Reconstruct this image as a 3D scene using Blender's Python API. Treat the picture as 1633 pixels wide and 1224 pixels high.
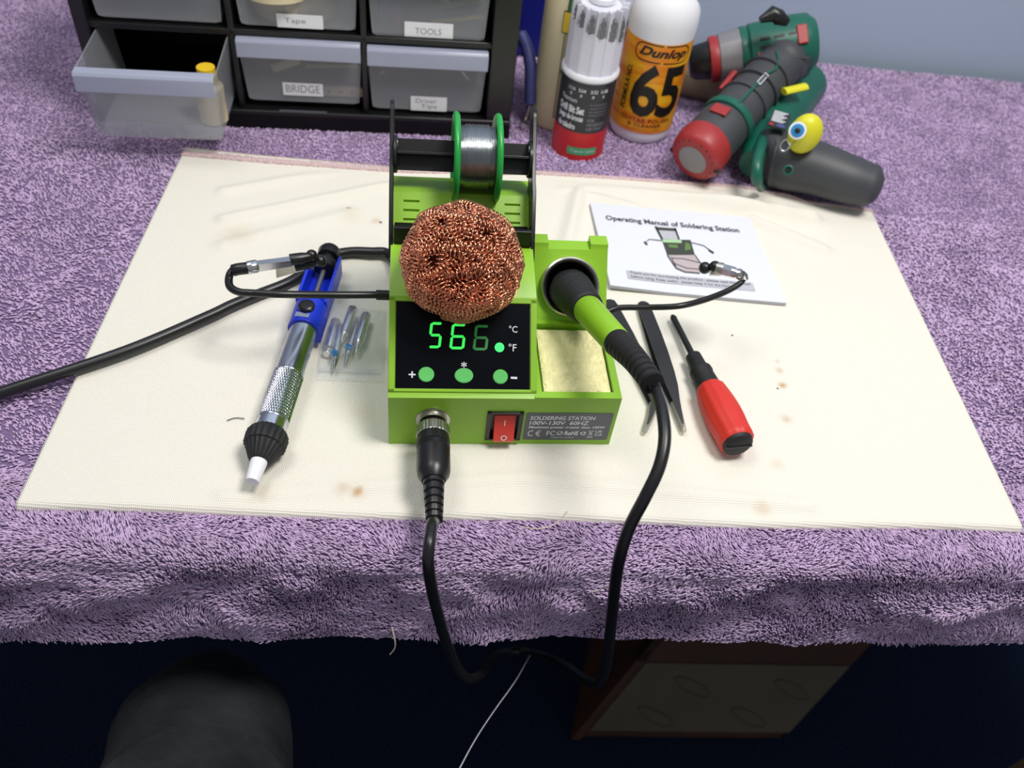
import bpy, bmesh, math, random
import numpy as np
from mathutils import Vector as V, Matrix, noise
R_ = random.Random(7)
rng = np.random.default_rng(5)
for o in list(bpy.data.objects): bpy.data.objects.remove(o)
scene = bpy.context.scene
COL = scene.collection
# ---------------------------------------------------------------- camera
CX, CY, F, NX, NY, H = 816.5, 612.0, 1350.0, 640.0, 1850.0, 0.46
dn = V((NX - CX, -(NY - CY), -F)).normalized()
up = -dn
ax = V((1, 0, 0)); ax = (ax - up * ax.dot(up)).normalized()
ay = up.cross(ax)
ROT = Matrix((ax, ay, up))                      # camera space -> world
CAM = V((0, 0, H))
cd = bpy.data.cameras.new('camera'); cam = bpy.data.objects.new('camera', cd); COL.objects.link(cam)
cd.sensor_fit = 'HORIZONTAL'; cd.sensor_width = 36.0; cd.lens = F / 1633.0 * 36.0
cd.clip_start = 0.02; cd.clip_end = 50
cd.dof.use_dof = True; cd.dof.focus_distance = 0.55; cd.dof.aperture_fstop = 7.5
cam.matrix_world = Matrix.Translation(CAM) @ ROT.to_4x4()
scene.camera = cam
# ---------------------------------------------------------------- light
w = bpy.data.worlds.new('world'); scene.world = w; w.use_nodes = True
w.node_tree.nodes['Background'].inputs[0].default_value = (0.90, 0.94, 1.0, 1)
w.node_tree.nodes['Background'].inputs[1].default_value = 0.28
def area(name, loc, tgt, size, energy, col, sy=None):
    l = bpy.data.lights.new(name, 'AREA'); l.energy = energy; l.color = col; l.size = size
    if sy: l.shape = 'RECTANGLE'; l.size_y = sy
    o = bpy.data.objects.new(name, l); COL.objects.link(o); o.location = loc
    o.rotation_euler = (V(tgt) - V(loc)).to_track_quat('-Z', 'Y').to_euler()
    return o
area('ceiling_lamp_light', (0.46, 0.33, 1.35), (0.05, 0.5, 0), 0.40, 17, (1.0, 0.97, 0.93))
area('fill_light', (-0.45, 0.62, 1.5), (0.05, 0.5, 0), 0.5, 6.5, (1.0, 0.98, 0.95))  # added fill light from the left, no real lamp there
vs = scene.view_settings
scene.display_settings.display_device = 'sRGB'
vs.view_transform = 'Standard'; vs.look = 'None'; vs.gamma = 1; vs.use_curve_mapping = False
vs.exposure = 0.0

# ---------------------------------------------------------------- photo ray helpers
def ray(p): return ROT @ V((p[0] - CX, -(p[1] - CY), -F))
def at(x, y, z=0.0):
    r = ray((x, y)); return CAM + r * ((z - H) / r.z)
def aty(x, y, wy):
    r = ray((x, y)); return CAM + r * (wy / r.y)
def px(P):
    c = ROT.transposed() @ (V(P) - CAM); return (CX + F * c.x / -c.z, CY - F * c.y / -c.z)
def along(P0, P1, p):
    best = min(range(301), key=lambda i: (V(px(V(P0).lerp(V(P1), i / 250))) - V(p)).length)
    return V(P0).lerp(V(P1), best / 250)

# ---------------------------------------------------------------- materials
def lin(c):
    return tuple(((v / 255) / 12.92 if v / 255 <= 0.04045 else ((v / 255 + 0.055) / 1.055) ** 2.4) for v in c)
def mat(name, rgb, rough=0.5, metal=0.0, spec=0.5, bump=None, emit=0, var=None, trans=0, alpha=1, coat=0):
    m = bpy.data.materials.new(name); m.use_nodes = True; nt = m.node_tree; b = nt.nodes['Principled BSDF']
    c = (*lin(rgb), 1)
    b.inputs['Base Color'].default_value = c; b.inputs['Roughness'].default_value = rough
    b.inputs['Metallic'].default_value = metal; b.inputs['Specular IOR Level'].default_value = spec
    b.inputs['Coat Weight'].default_value = coat
    if trans: b.inputs['Transmission Weight'].default_value = trans
    if alpha < 1: b.inputs['Alpha'].default_value = alpha
    if emit: b.inputs['Emission Color'].default_value = c; b.inputs['Emission Strength'].default_value = emit
    tc = nt.nodes.new('ShaderNodeTexCoord')
    if var:     # (scale, amount)
        n = nt.nodes.new('ShaderNodeTexNoise'); n.inputs['Scale'].default_value = var[0]; n.inputs['Detail'].default_value = 4
        nt.links.new(tc.outputs['Object'], n.inputs['Vector'])
        cr = nt.nodes.new('ShaderNodeValToRGB'); k = var[1]
        cr.color_ramp.elements[0].position = 0.3; cr.color_ramp.elements[1].position = 0.7
        cr.color_ramp.elements[0].color = tuple(min(1, v * (1 - k)) for v in c[:3]) + (1,)
        cr.color_ramp.elements[1].color = tuple(min(1, v * (1 + k)) for v in c[:3]) + (1,)
        nt.links.new(n.outputs[0], cr.inputs[0]); nt.links.new(cr.outputs[0], b.inputs['Base Color'])
    if bump:    # (scale, strength, distance)
        n = nt.nodes.new('ShaderNodeTexNoise'); n.inputs['Scale'].default_value = bump[0]; n.inputs['Detail'].default_value = 3
        nt.links.new(tc.outputs['Object'], n.inputs['Vector'])
        bp = nt.nodes.new('ShaderNodeBump'); bp.inputs['Strength'].default_value = bump[1]; bp.inputs['Distance'].default_value = bump[2]
        nt.links.new(n.outputs[0], bp.inputs['Height']); nt.links.new(bp.outputs[0], b.inputs['Normal'])
    return m
M = {}
M['green'] = mat('green_plastic', (136, 186, 40), 0.38, bump=(900, 0.15, 0.0003))
M['black'] = mat('black_plastic', (22, 22, 24), 0.35)
M['blackmat'] = mat('black_matt', (24, 24, 27), 0.6, bump=(1500, 0.3, 0.0003))
M['blackmetal'] = mat('black_painted_metal', (20, 20, 22), 0.3, 0.2)
M['panel'] = mat('panel_gloss', (5, 7, 14), 0.25, spec=0.15)
M['led'] = mat('led_lit', (60, 235, 90), 0.5, emit=0.9)
M['leddim'] = mat('led_dim', (38, 120, 55), 0.5, emit=0.35)
M['leddot'] = mat('led_dot', (50, 245, 100), 0.5, emit=1.1)
M['button'] = mat('button_green', (96, 200, 100), 0.45)
M['white'] = mat('white_print', (225, 228, 232), 0.5)
M['whitep'] = mat('white_plastic', (238, 238, 245), 0.35)
M['chrome'] = mat('chrome', (215, 215, 218), 0.16, 1.0)
M['steel'] = mat('brushed_steel', (188, 186, 180), 0.32, 1.0)
M['alu'] = mat('polished_aluminium', (200, 202, 212), 0.2, 1.0)
M['copper'] = mat('copper_wire', (248, 168, 134), 0.15, 1.0, var=(60, 0.22))
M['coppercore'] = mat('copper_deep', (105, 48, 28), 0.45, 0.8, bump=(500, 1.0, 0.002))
M['solder'] = mat('solder_wire', (185, 188, 192), 0.24, 1.0)
M['spool'] = mat('spool_green', (30, 150, 62), 0.35)
M['red'] = mat('red_plastic', (208, 48, 38), 0.5, bump=(1200, 0.2, 0.0003))
M['redsw'] = mat('rocker_red', (215, 50, 30), 0.3, coat=0.3)
M['labelgrey'] = mat('label_grey', (88, 92, 98), 0.35, 0.3)
M['sponge'] = mat('sponge', (240, 231, 176), 0.9, bump=(350, 1.0, 0.002), var=(120, 0.12))
M['paper'] = mat('paper', (222, 224, 236), 0.6)
M['paperedge'] = mat('paper_edge', (190, 190, 200), 0.8, bump=(3000, 0.5, 0.0003))
M['ink'] = mat('grey_ink', (70, 70, 76), 0.7)
M['inkband'] = mat('grey_band', (184, 185, 194), 0.7)
M['inkgreen'] = mat('print_green', (96, 130, 72), 0.7)
M['inkpale'] = mat('print_pale_green', (170, 205, 160), 0.7)
M['inkpink'] = mat('print_pinkish', (186, 172, 176), 0.7)
M['inkdark'] = mat('print_dark', (62, 66, 60), 0.7)
M['blue'] = mat('blue_plastic', (24, 52, 205), 0.35)
M['bluedark'] = mat('dark_blue_plastic', (8, 24, 120), 0.35)
M['slate'] = mat('slate_blue_grip', (74, 78, 140), 0.5)
M['drilldark'] = mat('drill_rubber', (62, 64, 68), 0.5, bump=(900, 0.3, 0.0004))
M['drillgreen'] = mat('drill_green', (20, 92, 76), 0.38)
M['drillred'] = mat('drill_red', (158, 44, 46), 0.45)
M['drillgrey'] = mat('drill_grey_ring', (136, 134, 138), 0.45, 0.2)
M['tan'] = mat('tan', (142, 122, 96), 0.6)
M['yellow'] = mat('yellow', (214, 210, 40), 0.4)
M['eyeblue'] = mat('eye_blue', (50, 130, 190), 0.4)
M['cream'] = mat('cream_bottle', (222, 208, 172), 0.35, var=(12, 0.05))
M['glabel'] = mat('label_green', (20, 110, 62), 0.4)
M['ylabel'] = mat('label_yellow', (228, 190, 40), 0.4)
M['olabel'] = mat('label_olive', (168, 158, 122), 0.5)
M['bottle'] = mat('milky_bottle', (232, 233, 238), 0.3)
M['bottlebase'] = mat('milky_base', (205, 196, 214), 0.3)
M['blackprint'] = mat('black_print', (22, 20, 14), 0.5)
M['brown'] = mat('brown_print', (120, 50, 10), 0.5)
M['blacklabel'] = mat('black_label', (44, 46, 50), 0.4)
M['redlabel'] = mat('red_label', (196, 34, 36), 0.35)
M['greenlabel'] = mat('green_sticker', (60, 165, 110), 0.4)
M['bitsteel'] = mat('bit_steel', (74, 74, 76), 0.35, 0.8)
M['drawerpl'] = mat('drawer_plastic', (180, 183, 190), 0.25, alpha=0.33)
M['drawerlip'] = mat('drawer_lip', (164, 169, 190), 0.3, alpha=0.93)
M['note'] = mat('paper_note', (246, 246, 250), 0.7)
M['pencil'] = mat('pencil', (140, 140, 150), 0.7)
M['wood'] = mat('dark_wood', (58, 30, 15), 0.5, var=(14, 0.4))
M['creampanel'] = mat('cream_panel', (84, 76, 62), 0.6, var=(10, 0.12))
M['thread'] = mat('thread', (205, 190, 175), 0.8)
M['bone'] = mat('bone', (205, 190, 160), 0.6)
M['holemat'] = mat('dark_hole', (10, 10, 10), 0.8)
M['blacktool'] = mat('black_coated', (34, 34, 38), 0.5)
M['rodgrey'] = mat('grey_rod', (128, 128, 136), 0.35, 0.7)

def clearmat(name, rgb, glossmix, bump=None, rough=0.08):
    m = bpy.data.materials.new(name); m.use_nodes = True; nt = m.node_tree
    for n in list(nt.nodes): nt.nodes.remove(n)
    out = nt.nodes.new('ShaderNodeOutputMaterial'); mx = nt.nodes.new('ShaderNodeMixShader')
    t = nt.nodes.new('ShaderNodeBsdfTransparent'); t.inputs[0].default_value = (*lin(rgb), 1)
    b = nt.nodes.new('ShaderNodeBsdfPrincipled'); b.inputs['Base Color'].default_value = (*lin(rgb), 1); b.inputs['Roughness'].default_value = rough
    mx.inputs[0].default_value = glossmix
    nt.links.new(t.outputs[0], mx.inputs[1]); nt.links.new(b.outputs[0], mx.inputs[2]); nt.links.new(mx.outputs[0], out.inputs[0])
    if bump:
        tc = nt.nodes.new('ShaderNodeTexCoord')
        n = nt.nodes.new('ShaderNodeTexNoise'); n.inputs['Scale'].default_value = bump[0]; n.inputs['Distortion'].default_value = 1.5
        nt.links.new(tc.outputs['Object'], n.inputs['Vector'])
        bp = nt.nodes.new('ShaderNodeBump'); bp.inputs['Strength'].default_value = bump[1]; bp.inputs['Distance'].default_value = bump[2]
        nt.links.new(n.outputs[0], bp.inputs['Height']); nt.links.new(bp.outputs[0], b.inputs['Normal'])
    return m
M['bag'] = clearmat('clear_bag', (252, 253, 254), 0.15, (90, 1.0, 0.004))
M['bagrib'] = clearmat('clear_bag_rib', (240, 243, 246), 0.55)
M['clearcap'] = clearmat('clear_vinyl', (225, 222, 215), 0.3)
M['cleartube'] = clearmat('clear_tube', (246, 246, 250), 0.2)

def wave_cloth(name, rgb, stain, scale):
    m = mat(name, rgb, 0.92, spec=0.15); nt = m.node_tree; b = nt.nodes['Principled BSDF']
    b.inputs['Sheen Weight'].default_value = 0.15
    tc = [n for n in nt.nodes if n.type == 'TEX_COORD'][0]
    hs = []
    for d, k in (('X', 1.0), ('Y', 0.8)):
        wv = nt.nodes.new('ShaderNodeTexWave'); wv.bands_direction = d; wv.inputs['Scale'].default_value = scale * k
        wv.inputs['Distortion'].default_value = 2.0; wv.inputs['Detail'].default_value = 2; wv.inputs['Detail Scale'].default_value = 0.6
        nt.links.new(tc.outputs['Object'], wv.inputs['Vector']); hs.append(wv)
    ad = nt.nodes.new('ShaderNodeMath'); ad.operation = 'ADD'
    nt.links.new(hs[0].outputs['Fac'], ad.inputs[0]); nt.links.new(hs[1].outputs['Fac'], ad.inputs[1])
    bp = nt.nodes.new('ShaderNodeBump'); bp.inputs['Strength'].default_value = 0.45; bp.inputs['Distance'].default_value = 0.0007
    nt.links.new(ad.outputs[0], bp.inputs['Height']); nt.links.new(bp.outputs[0], b.inputs['Normal'])
    at_ = nt.nodes.new('ShaderNodeAttribute'); at_.attribute_name = 'stain'
    mx = nt.nodes.new('ShaderNodeMixRGB'); mx.inputs[1].default_value = (*lin(rgb), 1); mx.inputs[2].default_value = (*lin(stain), 1)
    nt.links.new(at_.outputs['Fac'], mx.inputs[0]); nt.links.new(mx.outputs[0], b.inputs['Base Color'])
    return m
M['whitetowel'] = wave_cloth('white_cotton', (238, 234, 222), (190, 140, 70), 260)
M['purple'] = mat('purple_terry_base', (132, 112, 150), 0.95, spec=0.1, bump=(700, 1.0, 0.002))
M['pile'] = mat('purple_terry_pile', (206, 182, 216), 0.85, spec=0.15, var=(40, 0.1))
M['pink'] = mat('pink_fringe', (240, 206, 208), 0.95, spec=0.1, var=(500, 0.25), bump=(600, 1.0, 0.003))
M['carpet'] = mat('navy_carpet', (26, 38, 62), 0.95, spec=0.1, var=(300, 0.5), bump=(500, 1.0, 0.004))
M['wall'] = mat('blue_grey_paint', (172, 188, 208), 0.7, bump=(60, 0.1, 0.001))
M['chair'] = mat('black_faded_fabric', (46, 48, 51), 0.9, spec=0.1, var=(22, 0.35), bump=(120, 0.5, 0.002))
M['table'] = mat('table_board', (120, 96, 70), 0.6, var=(20, 0.2))

# ---------------------------------------------------------------- mesh builder
FR = {}
class MB:
    def __init__(s): s.v = []; s.f = []; s.m = []; s.ms = []
    def _mi(s, m):
        if m not in s.ms: s.ms.append(m)
        return s.ms.index(m)
    def add(s, vs_, fs, m):
        n = len(s.v); s.v += [V(v) for v in vs_]; s.f += [tuple(i + n for i in f) for f in fs]; s.m += [s._mi(m)] * len(fs); return s
    def box(s, lo, hi, m, T=None):
        x0, y0, z0 = lo; x1, y1, z1 = hi
        vv = [V(p) for p in ((x0,y0,z0),(x1,y0,z0),(x1,y1,z0),(x0,y1,z0),(x0,y0,z1),(x1,y0,z1),(x1,y1,z1),(x0,y1,z1))]
        if T: vv = [T @ p for p in vv]
        return s.add(vv, [(3,2,1,0),(4,5,6,7),(0,1,5,4),(1,2,6,5),(2,3,7,6),(3,0,4,7)], m)
    def prism(s, poly, a, b, m, T):
        """poly of 2-D (u,v) points, extruded along w from a to b; T maps (u,v,w)"""
        n = len(poly)
        vv = [T @ V((u, v, a)) for u, v in poly] + [T @ V((u, v, b)) for u, v in poly]
        fs = [tuple(reversed(range(n))), tuple(range(n, 2 * n))] + [(i, (i+1) % n, n + (i+1) % n, n + i) for i in range(n)]
        return s.add(vv, fs, m)
    def tube(s, pts, rad, m, seg=12, cap=True, sq=None, upv=None):
        pts = [V(p) for p in pts]; n = len(pts)
        if not hasattr(rad, '__len__'): rad = [rad] * n
        t = [(pts[min(i+1, n-1)] - pts[max(i-1, 0)]).normalized() for i in range(n)]
        u = V(upv) if upv else V((0, 0, 1))
        if abs(t[0].dot(u)) > 0.95: u = V((1, 0, 0))
        u = (u - t[0] * u.dot(t[0])).normalized(); vv = []; fs = []
        for i in range(n):
            u = (u - t[i] * u.dot(t[i])).normalized(); w_ = t[i].cross(u)
            ru = rad[i] * (sq[i] if hasattr(sq, '__len__') else (sq or 1))
            for k in range(seg):
                a = 2 * math.pi * k / seg
                vv.append(pts[i] + u * (math.cos(a) * ru) + w_ * (math.sin(a) * rad[i]))
        for i in range(n - 1):
            for k in range(seg):
                a, b = i * seg + k, i * seg + (k+1) % seg
                fs.append((a, b, b + seg, a + seg))
        if cap: fs += [tuple(reversed(range(seg))), tuple(range((n-1)*seg, n*seg))]
        return s.add(vv, fs, m)
    def lathe(s, p, d, prof, m, seg=32, cap=True, sq=None, upv=None, ripple=None):
        """prof: (distance along d, radius)"""
        p = V(p); d = V(d).normalized(); u = V(upv) if upv else V((0, 0, 1))
        if abs(d.dot(u)) > 0.95: u = V((1, 0, 0))
        u = (u - d * u.dot(d)).normalized(); w_ = d.cross(u); vv = []; fs = []
        for (t, r) in prof:
            for k in range(seg):
                a = 2 * math.pi * k / seg; rr = r * (1 + (ripple[1] * (k % ripple[0] == 0) if ripple else 0))
                vv.append(p + d * t + u * (math.cos(a) * rr * (sq or 1)) + w_ * (math.sin(a) * rr))
        n = len(prof)
        for i in range(n - 1):
            for k in range(seg):
                a, b = i * seg + k, i * seg + (k+1) % seg
                fs.append((a, b, b + seg, a + seg))
        if cap: fs += [tuple(reversed(range(seg))), tuple(range((n-1)*seg, n*seg))]
        return s.add(vv, fs, m)
    def ball(s, c, r, m, seg=16, sc=(1, 1, 1)):
        c = V(c); vv = [c + V((0, 0, r * sc[2]))]; fs = []; nr = seg // 2
        for i in range(1, nr):
            ph = math.pi * i / nr
            for k in range(seg):
                a = 2 * math.pi * k / seg
                vv.append(c + V((r * sc[0] * math.sin(ph) * math.cos(a), r * sc[1] * math.sin(ph) * math.sin(a), r * sc[2] * math.cos(ph))))
        vv.append(c - V((0, 0, r * sc[2])))
        for k in range(seg):
            fs.append((0, 1 + k, 1 + (k+1) % seg))
            fs.append((len(vv)-1, 1 + (nr-2)*seg + (k+1) % seg, 1 + (nr-2)*seg + k))
        for i in range(nr - 2):
            for k in range(seg):
                a, b = 1 + i*seg + k, 1 + i*seg + (k+1) % seg
                fs.append((a, a + seg, b + seg, b))
        return s.add(vv, fs, m)
    def flat(s, poly, m, T, w_=0.0):
        return s.add([T @ V((u, v, w_)) for u, v in poly], [tuple(range(len(poly)))], m)
    def merge(s, verts, faces, m, fn):
        return s.add([fn(v) for v in verts], faces, m)
    def build(s, name, parent=None, smooth=40, bevel=0, local=False, kind=None, label=None, solid=0, fixn=False):
        me = bpy.data.meshes.new(name)
        inv = Matrix() if (local or parent is None) else FR[parent.name].inverted()
        me.from_pydata([tuple(inv @ v) for v in s.v], [], s.f)
        for m in s.ms: me.materials.append(M[m])
        me.polygons.foreach_set('material_index', s.m)
        if fixn:
            b = bmesh.new(); b.from_mesh(me); bmesh.ops.recalc_face_normals(b, faces=b.faces); b.to_mesh(me); b.free()
        if smooth: me.shade_smooth(); me.set_sharp_from_angle(angle=math.radians(smooth))
        o = bpy.data.objects.new(name, me); COL.objects.link(o)
        if parent is not None: o.parent = parent; FR[o.name] = FR[parent.name]
        else: FR[o.name] = Matrix()
        if kind: o['kind'] = kind
        if label: o['label'] = label
        if solid:
            md = o.modifiers.new('solid', 'SOLIDIFY'); md.thickness = solid
        if bevel:
            md = o.modifiers.new('bevel', 'BEVEL'); md.width = bevel; md.segments = 3; md.limit_method = 'ANGLE'; md.angle_limit = math.radians(35)
        return o
def thing(name, label, cat, loc, rz=0.0, group=None):
    o = bpy.data.objects.new(name, None); COL.objects.link(o); o.empty_display_size = 0.02
    o.location = loc; o.rotation_euler = (0, 0, rz)
    FR[o.name] = Matrix.Translation(V(loc)) @ Matrix.Rotation(rz, 4, 'Z')
    return tag(o, label, cat, group)
def tag(o, label, cat, group=None):
    o['label'] = label; o['category'] = cat
    if group: o['group'] = group
    return o
def recenter(o):
    """move a one-mesh thing's origin to the middle of its foot"""
    me = o.data; n = len(me.vertices); a = np.empty(n * 3); me.vertices.foreach_get('co', a); a = a.reshape(-1, 3)
    c = V(((a[:, 0].min() + a[:, 0].max()) / 2, (a[:, 1].min() + a[:, 1].max()) / 2, a[:, 2].min()))
    me.transform(Matrix.Translation(-c)); o.location = o.location + c
    return o
def frame(o, u, v, w_=None):
    o, u, v = V(o), V(u).normalized(), V(v).normalized(); w_ = V(w_) if w_ else u.cross(v)
    return Matrix(((u.x, v.x, w_.x, o.x), (u.y, v.y, w_.y, o.y), (u.z, v.z, w_.z, o.z), (0, 0, 0, 1)))
def boolean(o, cutters, op='DIFFERENCE'):
    for c in cutters:
        md = o.modifiers.new('cut', 'BOOLEAN'); md.object = c; md.operation = op; md.solver = 'EXACT'
    dg = bpy.context.evaluated_depsgraph_get(); dg.update()
    me = bpy.data.meshes.new_from_object(o.evaluated_get(dg))
    o.modifiers.clear(); o.data = me
    for c in cutters: bpy.data.objects.remove(c)
    return o
def bev(o, wd, seg=3):
    md = o.modifiers.new('bevel', 'BEVEL'); md.width = wd; md.segments = seg; md.limit_method = 'ANGLE'; md.angle_limit = math.radians(30)
def rrect(x0, y0, x1, y1, r, n=5):
    out = []
    for cx, cy, a0 in ((x1-r, y1-r, 0), (x0+r, y1-r, 90), (x0+r, y0+r, 180), (x1-r, y0+r, 270)):
        for i in range(n + 1):
            a = math.radians(a0 + 90 * i / n); out.append((cx + r * math.cos(a), cy + r * math.sin(a)))
    return out
def ell(cx, cy, rx, ry, n=28): return [(cx + rx * math.cos(2*math.pi*i/n), cy + ry * math.sin(2*math.pi*i/n)) for i in range(n)]
TC = {}
def glyphs(txt, bold=0.0, shear=0.0, space=1.0):
    """text as flat triangles in the unit box 0..1 x 0..1"""
    key = (txt, bold, shear, space)
    if key in TC: return TC[key]
    c = bpy.data.curves.new('t', 'FONT'); c.body = txt; c.size = 1; c.offset = bold; c.shear = shear; c.resolution_u = 3; c.space_character = space
    c.fill_mode = 'FRONT'
    o = bpy.data.objects.new('t', c); me = bpy.data.meshes.new_from_object(o)
    b = bmesh.new(); b.from_mesh(me); bmesh.ops.triangulate(b, faces=b.faces)
    xs = [v.co.x for v in b.verts]; ys = [v.co.y for v in b.verts]; x0, x1, y0, y1 = min(xs), max(xs), min(ys), max(ys)
    vv = [((v.co.x - x0) / max(1e-6, x1 - x0), (v.co.y - y0) / max(1e-6, y1 - y0)) for v in b.verts]
    b.verts.index_update(); b.faces.ensure_lookup_table(); ff = [tuple(v.index for v in f.verts) for f in b.faces]
    if b.faces and b.faces[0].normal.z < 0: ff = [tuple(reversed(f)) for f in ff]
    b.free(); bpy.data.objects.remove(o); bpy.data.curves.remove(c); bpy.data.meshes.remove(me)
    TC[key] = (vv, ff); return TC[key]
def text(mb, txt, x0, y0, x1, y1, m, T, w_=0.0001, **k):
    vv, ff = glyphs(txt, **k)
    mb.add([T @ V((x0 + u * (x1 - x0), y0 + v * (y1 - y0), w_)) for u, v in vv], ff, m)
def slice_flat(vv, ff, step):
    b = bmesh.new(); bv = [b.verts.new((x, y, 0)) for x, y in vv]
    for f in ff:
        try: b.faces.new([bv[i] for i in f])
        except ValueError: pass
    x0 = min(v[0] for v in vv); x1 = max(v[0] for v in vv); x = x0 + step
    while x < x1:
        bmesh.ops.bisect_plane(b, geom=b.verts[:] + b.edges[:] + b.faces[:], plane_co=(x, 0, 0), plane_no=(1, 0, 0)); x += step
    b.verts.index_update(); r = ([(v.co.x, v.co.y) for v in b.verts], [tuple(v.index for v in f.verts) for f in b.faces]); b.free(); return r
class Wrap:
    """label mapping onto a round bottle: u = arc length, v = height"""
    def __init__(s, c, r, d0, sy=1.0): s.c = V(c); s.r = r; s.a0 = math.atan2(d0[1], d0[0]); s.sy = sy
    def __call__(s, u, v, off):
        a = s.a0 + u / s.r; r = s.r + off
        return V((s.c.x + r * math.cos(a), s.c.y + r * math.sin(a) * s.sy, s.c.z + v))
    def poly(s, mb, poly, m, off):
        vv, ff = slice_flat(poly, [tuple(range(len(poly)))], s.r * 0.12); mb.add([s(u, v, off) for u, v in vv], ff, m)
    def text(s, mb, t, x0, y0, x1, y1, m, off, rot=False, **k):
        vv, ff = glyphs(t, **k)
        if rot: vv = [(x0 + (1 - v) * (x1 - x0), y0 + u * (y1 - y0)) for u, v in vv]
        else: vv = [(x0 + u * (x1 - x0), y0 + v * (y1 - y0)) for u, v in vv]
        vv, ff = slice_flat(vv, ff, s.r * 0.12); mb.add([s(u, v, off) for u, v in vv], ff, m)
def catmull(pts, n=12):
    P = [V(p) for p in pts]; P = [P[0] * 2 - P[1]] + P + [P[-1] * 2 - P[-2]]; out = []
    for i in range(1, len(P) - 2):
        a, b, c, d = P[i-1:i+3]
        for k in range(n):
            t = k / n
            out.append(0.5 * ((2*b) + (c - a) * t + (2*a - 5*b + 4*c - d) * t*t + (3*b - a - 3*c + d) * t**3))
    out.append(P[-2]); return out
ZP = -0.006        # purple towel surface (white towel surface is 0)

# ================================================================ SETTING
mb = MB(); mb.box((-2.5, -1.5, -0.76), (2.5, 1.02, -0.72), 'carpet'); mb.build('floor', kind='structure')
mb = MB(); mb.box((-2.5, 1.02, -0.76), (2.5, 1.08, 1.9), 'wall'); mb.build('wall_back', kind='structure')
# ================================================================ TABLE + TOWELS
YE = lambda x: 0.2755 + 0.035 * x       # front face of the towel covered table
tb = thing('work_table', 'long work table hidden under the purple towel', 'table', (0.05, 0.62, -0.72))
mb = MB()
mb.prism([(-0.62, YE(-0.62) + 0.012), (0.78, YE(0.78) + 0.012), (0.78, 1.0), (-0.62, 1.0)], -0.045, -0.011, 'table', Matrix())
mb.build('table_top', tb)
for lx in (-0.58, 0.72):
    for ly in (0.33, 0.95):
        MB().box((lx - 0.02, ly - 0.02, -0.72), (lx + 0.02, ly + 0.02, -0.045), 'table').build('leg', tb)

def hangz(x): return -0.0985 + 0.016 * math.sin(x * 3.1 + 2.0) * 0.3 + 0.02 * x
RB = 0.013
def pt_surface(x, s):
    """point and normal on the purple towel; s = 0 at the back, grows to the front and down"""
    ye = YE(x); L1 = 1.0 - (ye + RB)
    if s < L1: return V((x, 1.0 - s, ZP)), V((0, 0, 1))
    a = (s - L1) / RB
    if a < math.pi / 2:
        return V((x, ye + RB - RB * math.sin(a), ZP - RB + RB * math.cos(a))), V((0, -math.sin(a), math.cos(a)))
    d = (s - L1) - RB * math.pi / 2
    f = lambda x_, d_: -0.12 * d_ + min(1, d_ / 0.012) * (1 - 0.7 * min(1, d_ / 0.085)) * (0.013 * noise.noise(V((x_ * 17 + d_ * 14, d_ * 24 + 4, 2.2))) + 0.005 * noise.noise(V((x_ * 42 - d_ * 20, d_ * 50, 9.1))))
    e = 0.002; fx = (f(x + e, d) - f(x - e, d)) / (2 * e); fd = (f(x, d + e) - f(x, max(0, d - e))) / (e + min(d, e))
    return V((x, ye + f(x, d), ZP - RB - d)), V((fx, -1, -fd * -1 * -1)).normalized()
def smax(x): return (1.0 - (YE(x) + RB)) + RB * math.pi / 2 + (ZP - RB - hangz(x))
pt = thing('purple_towel', 'purple terry bath towel covering the table and hanging over its front edge', 'towel', (0.07, 0.6, ZP - 0.004))
mb = MB(); nx = 150; ns = 70; vv = []; fs = []
for i in range(nx + 1):
    x = -0.60 + 1.36 * i / nx; sm = smax(x); s0 = sm - 0.16
    for j in range(ns + 1):
        s = s0 * (j / 20) if j <= 20 else s0 + (sm - s0) * (j - 20) / (ns - 20)
        vv.append(pt_surface(x, s)[0])
for i in range(nx):
    for j in range(ns):
        a = i * (ns + 1) + j; fs.append((a, a + 1, a + ns + 2, a + ns + 1))
mb.add(vv, fs, 'purple'); mb.build('cloth', pt, smooth=80, solid=0.0035)
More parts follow.
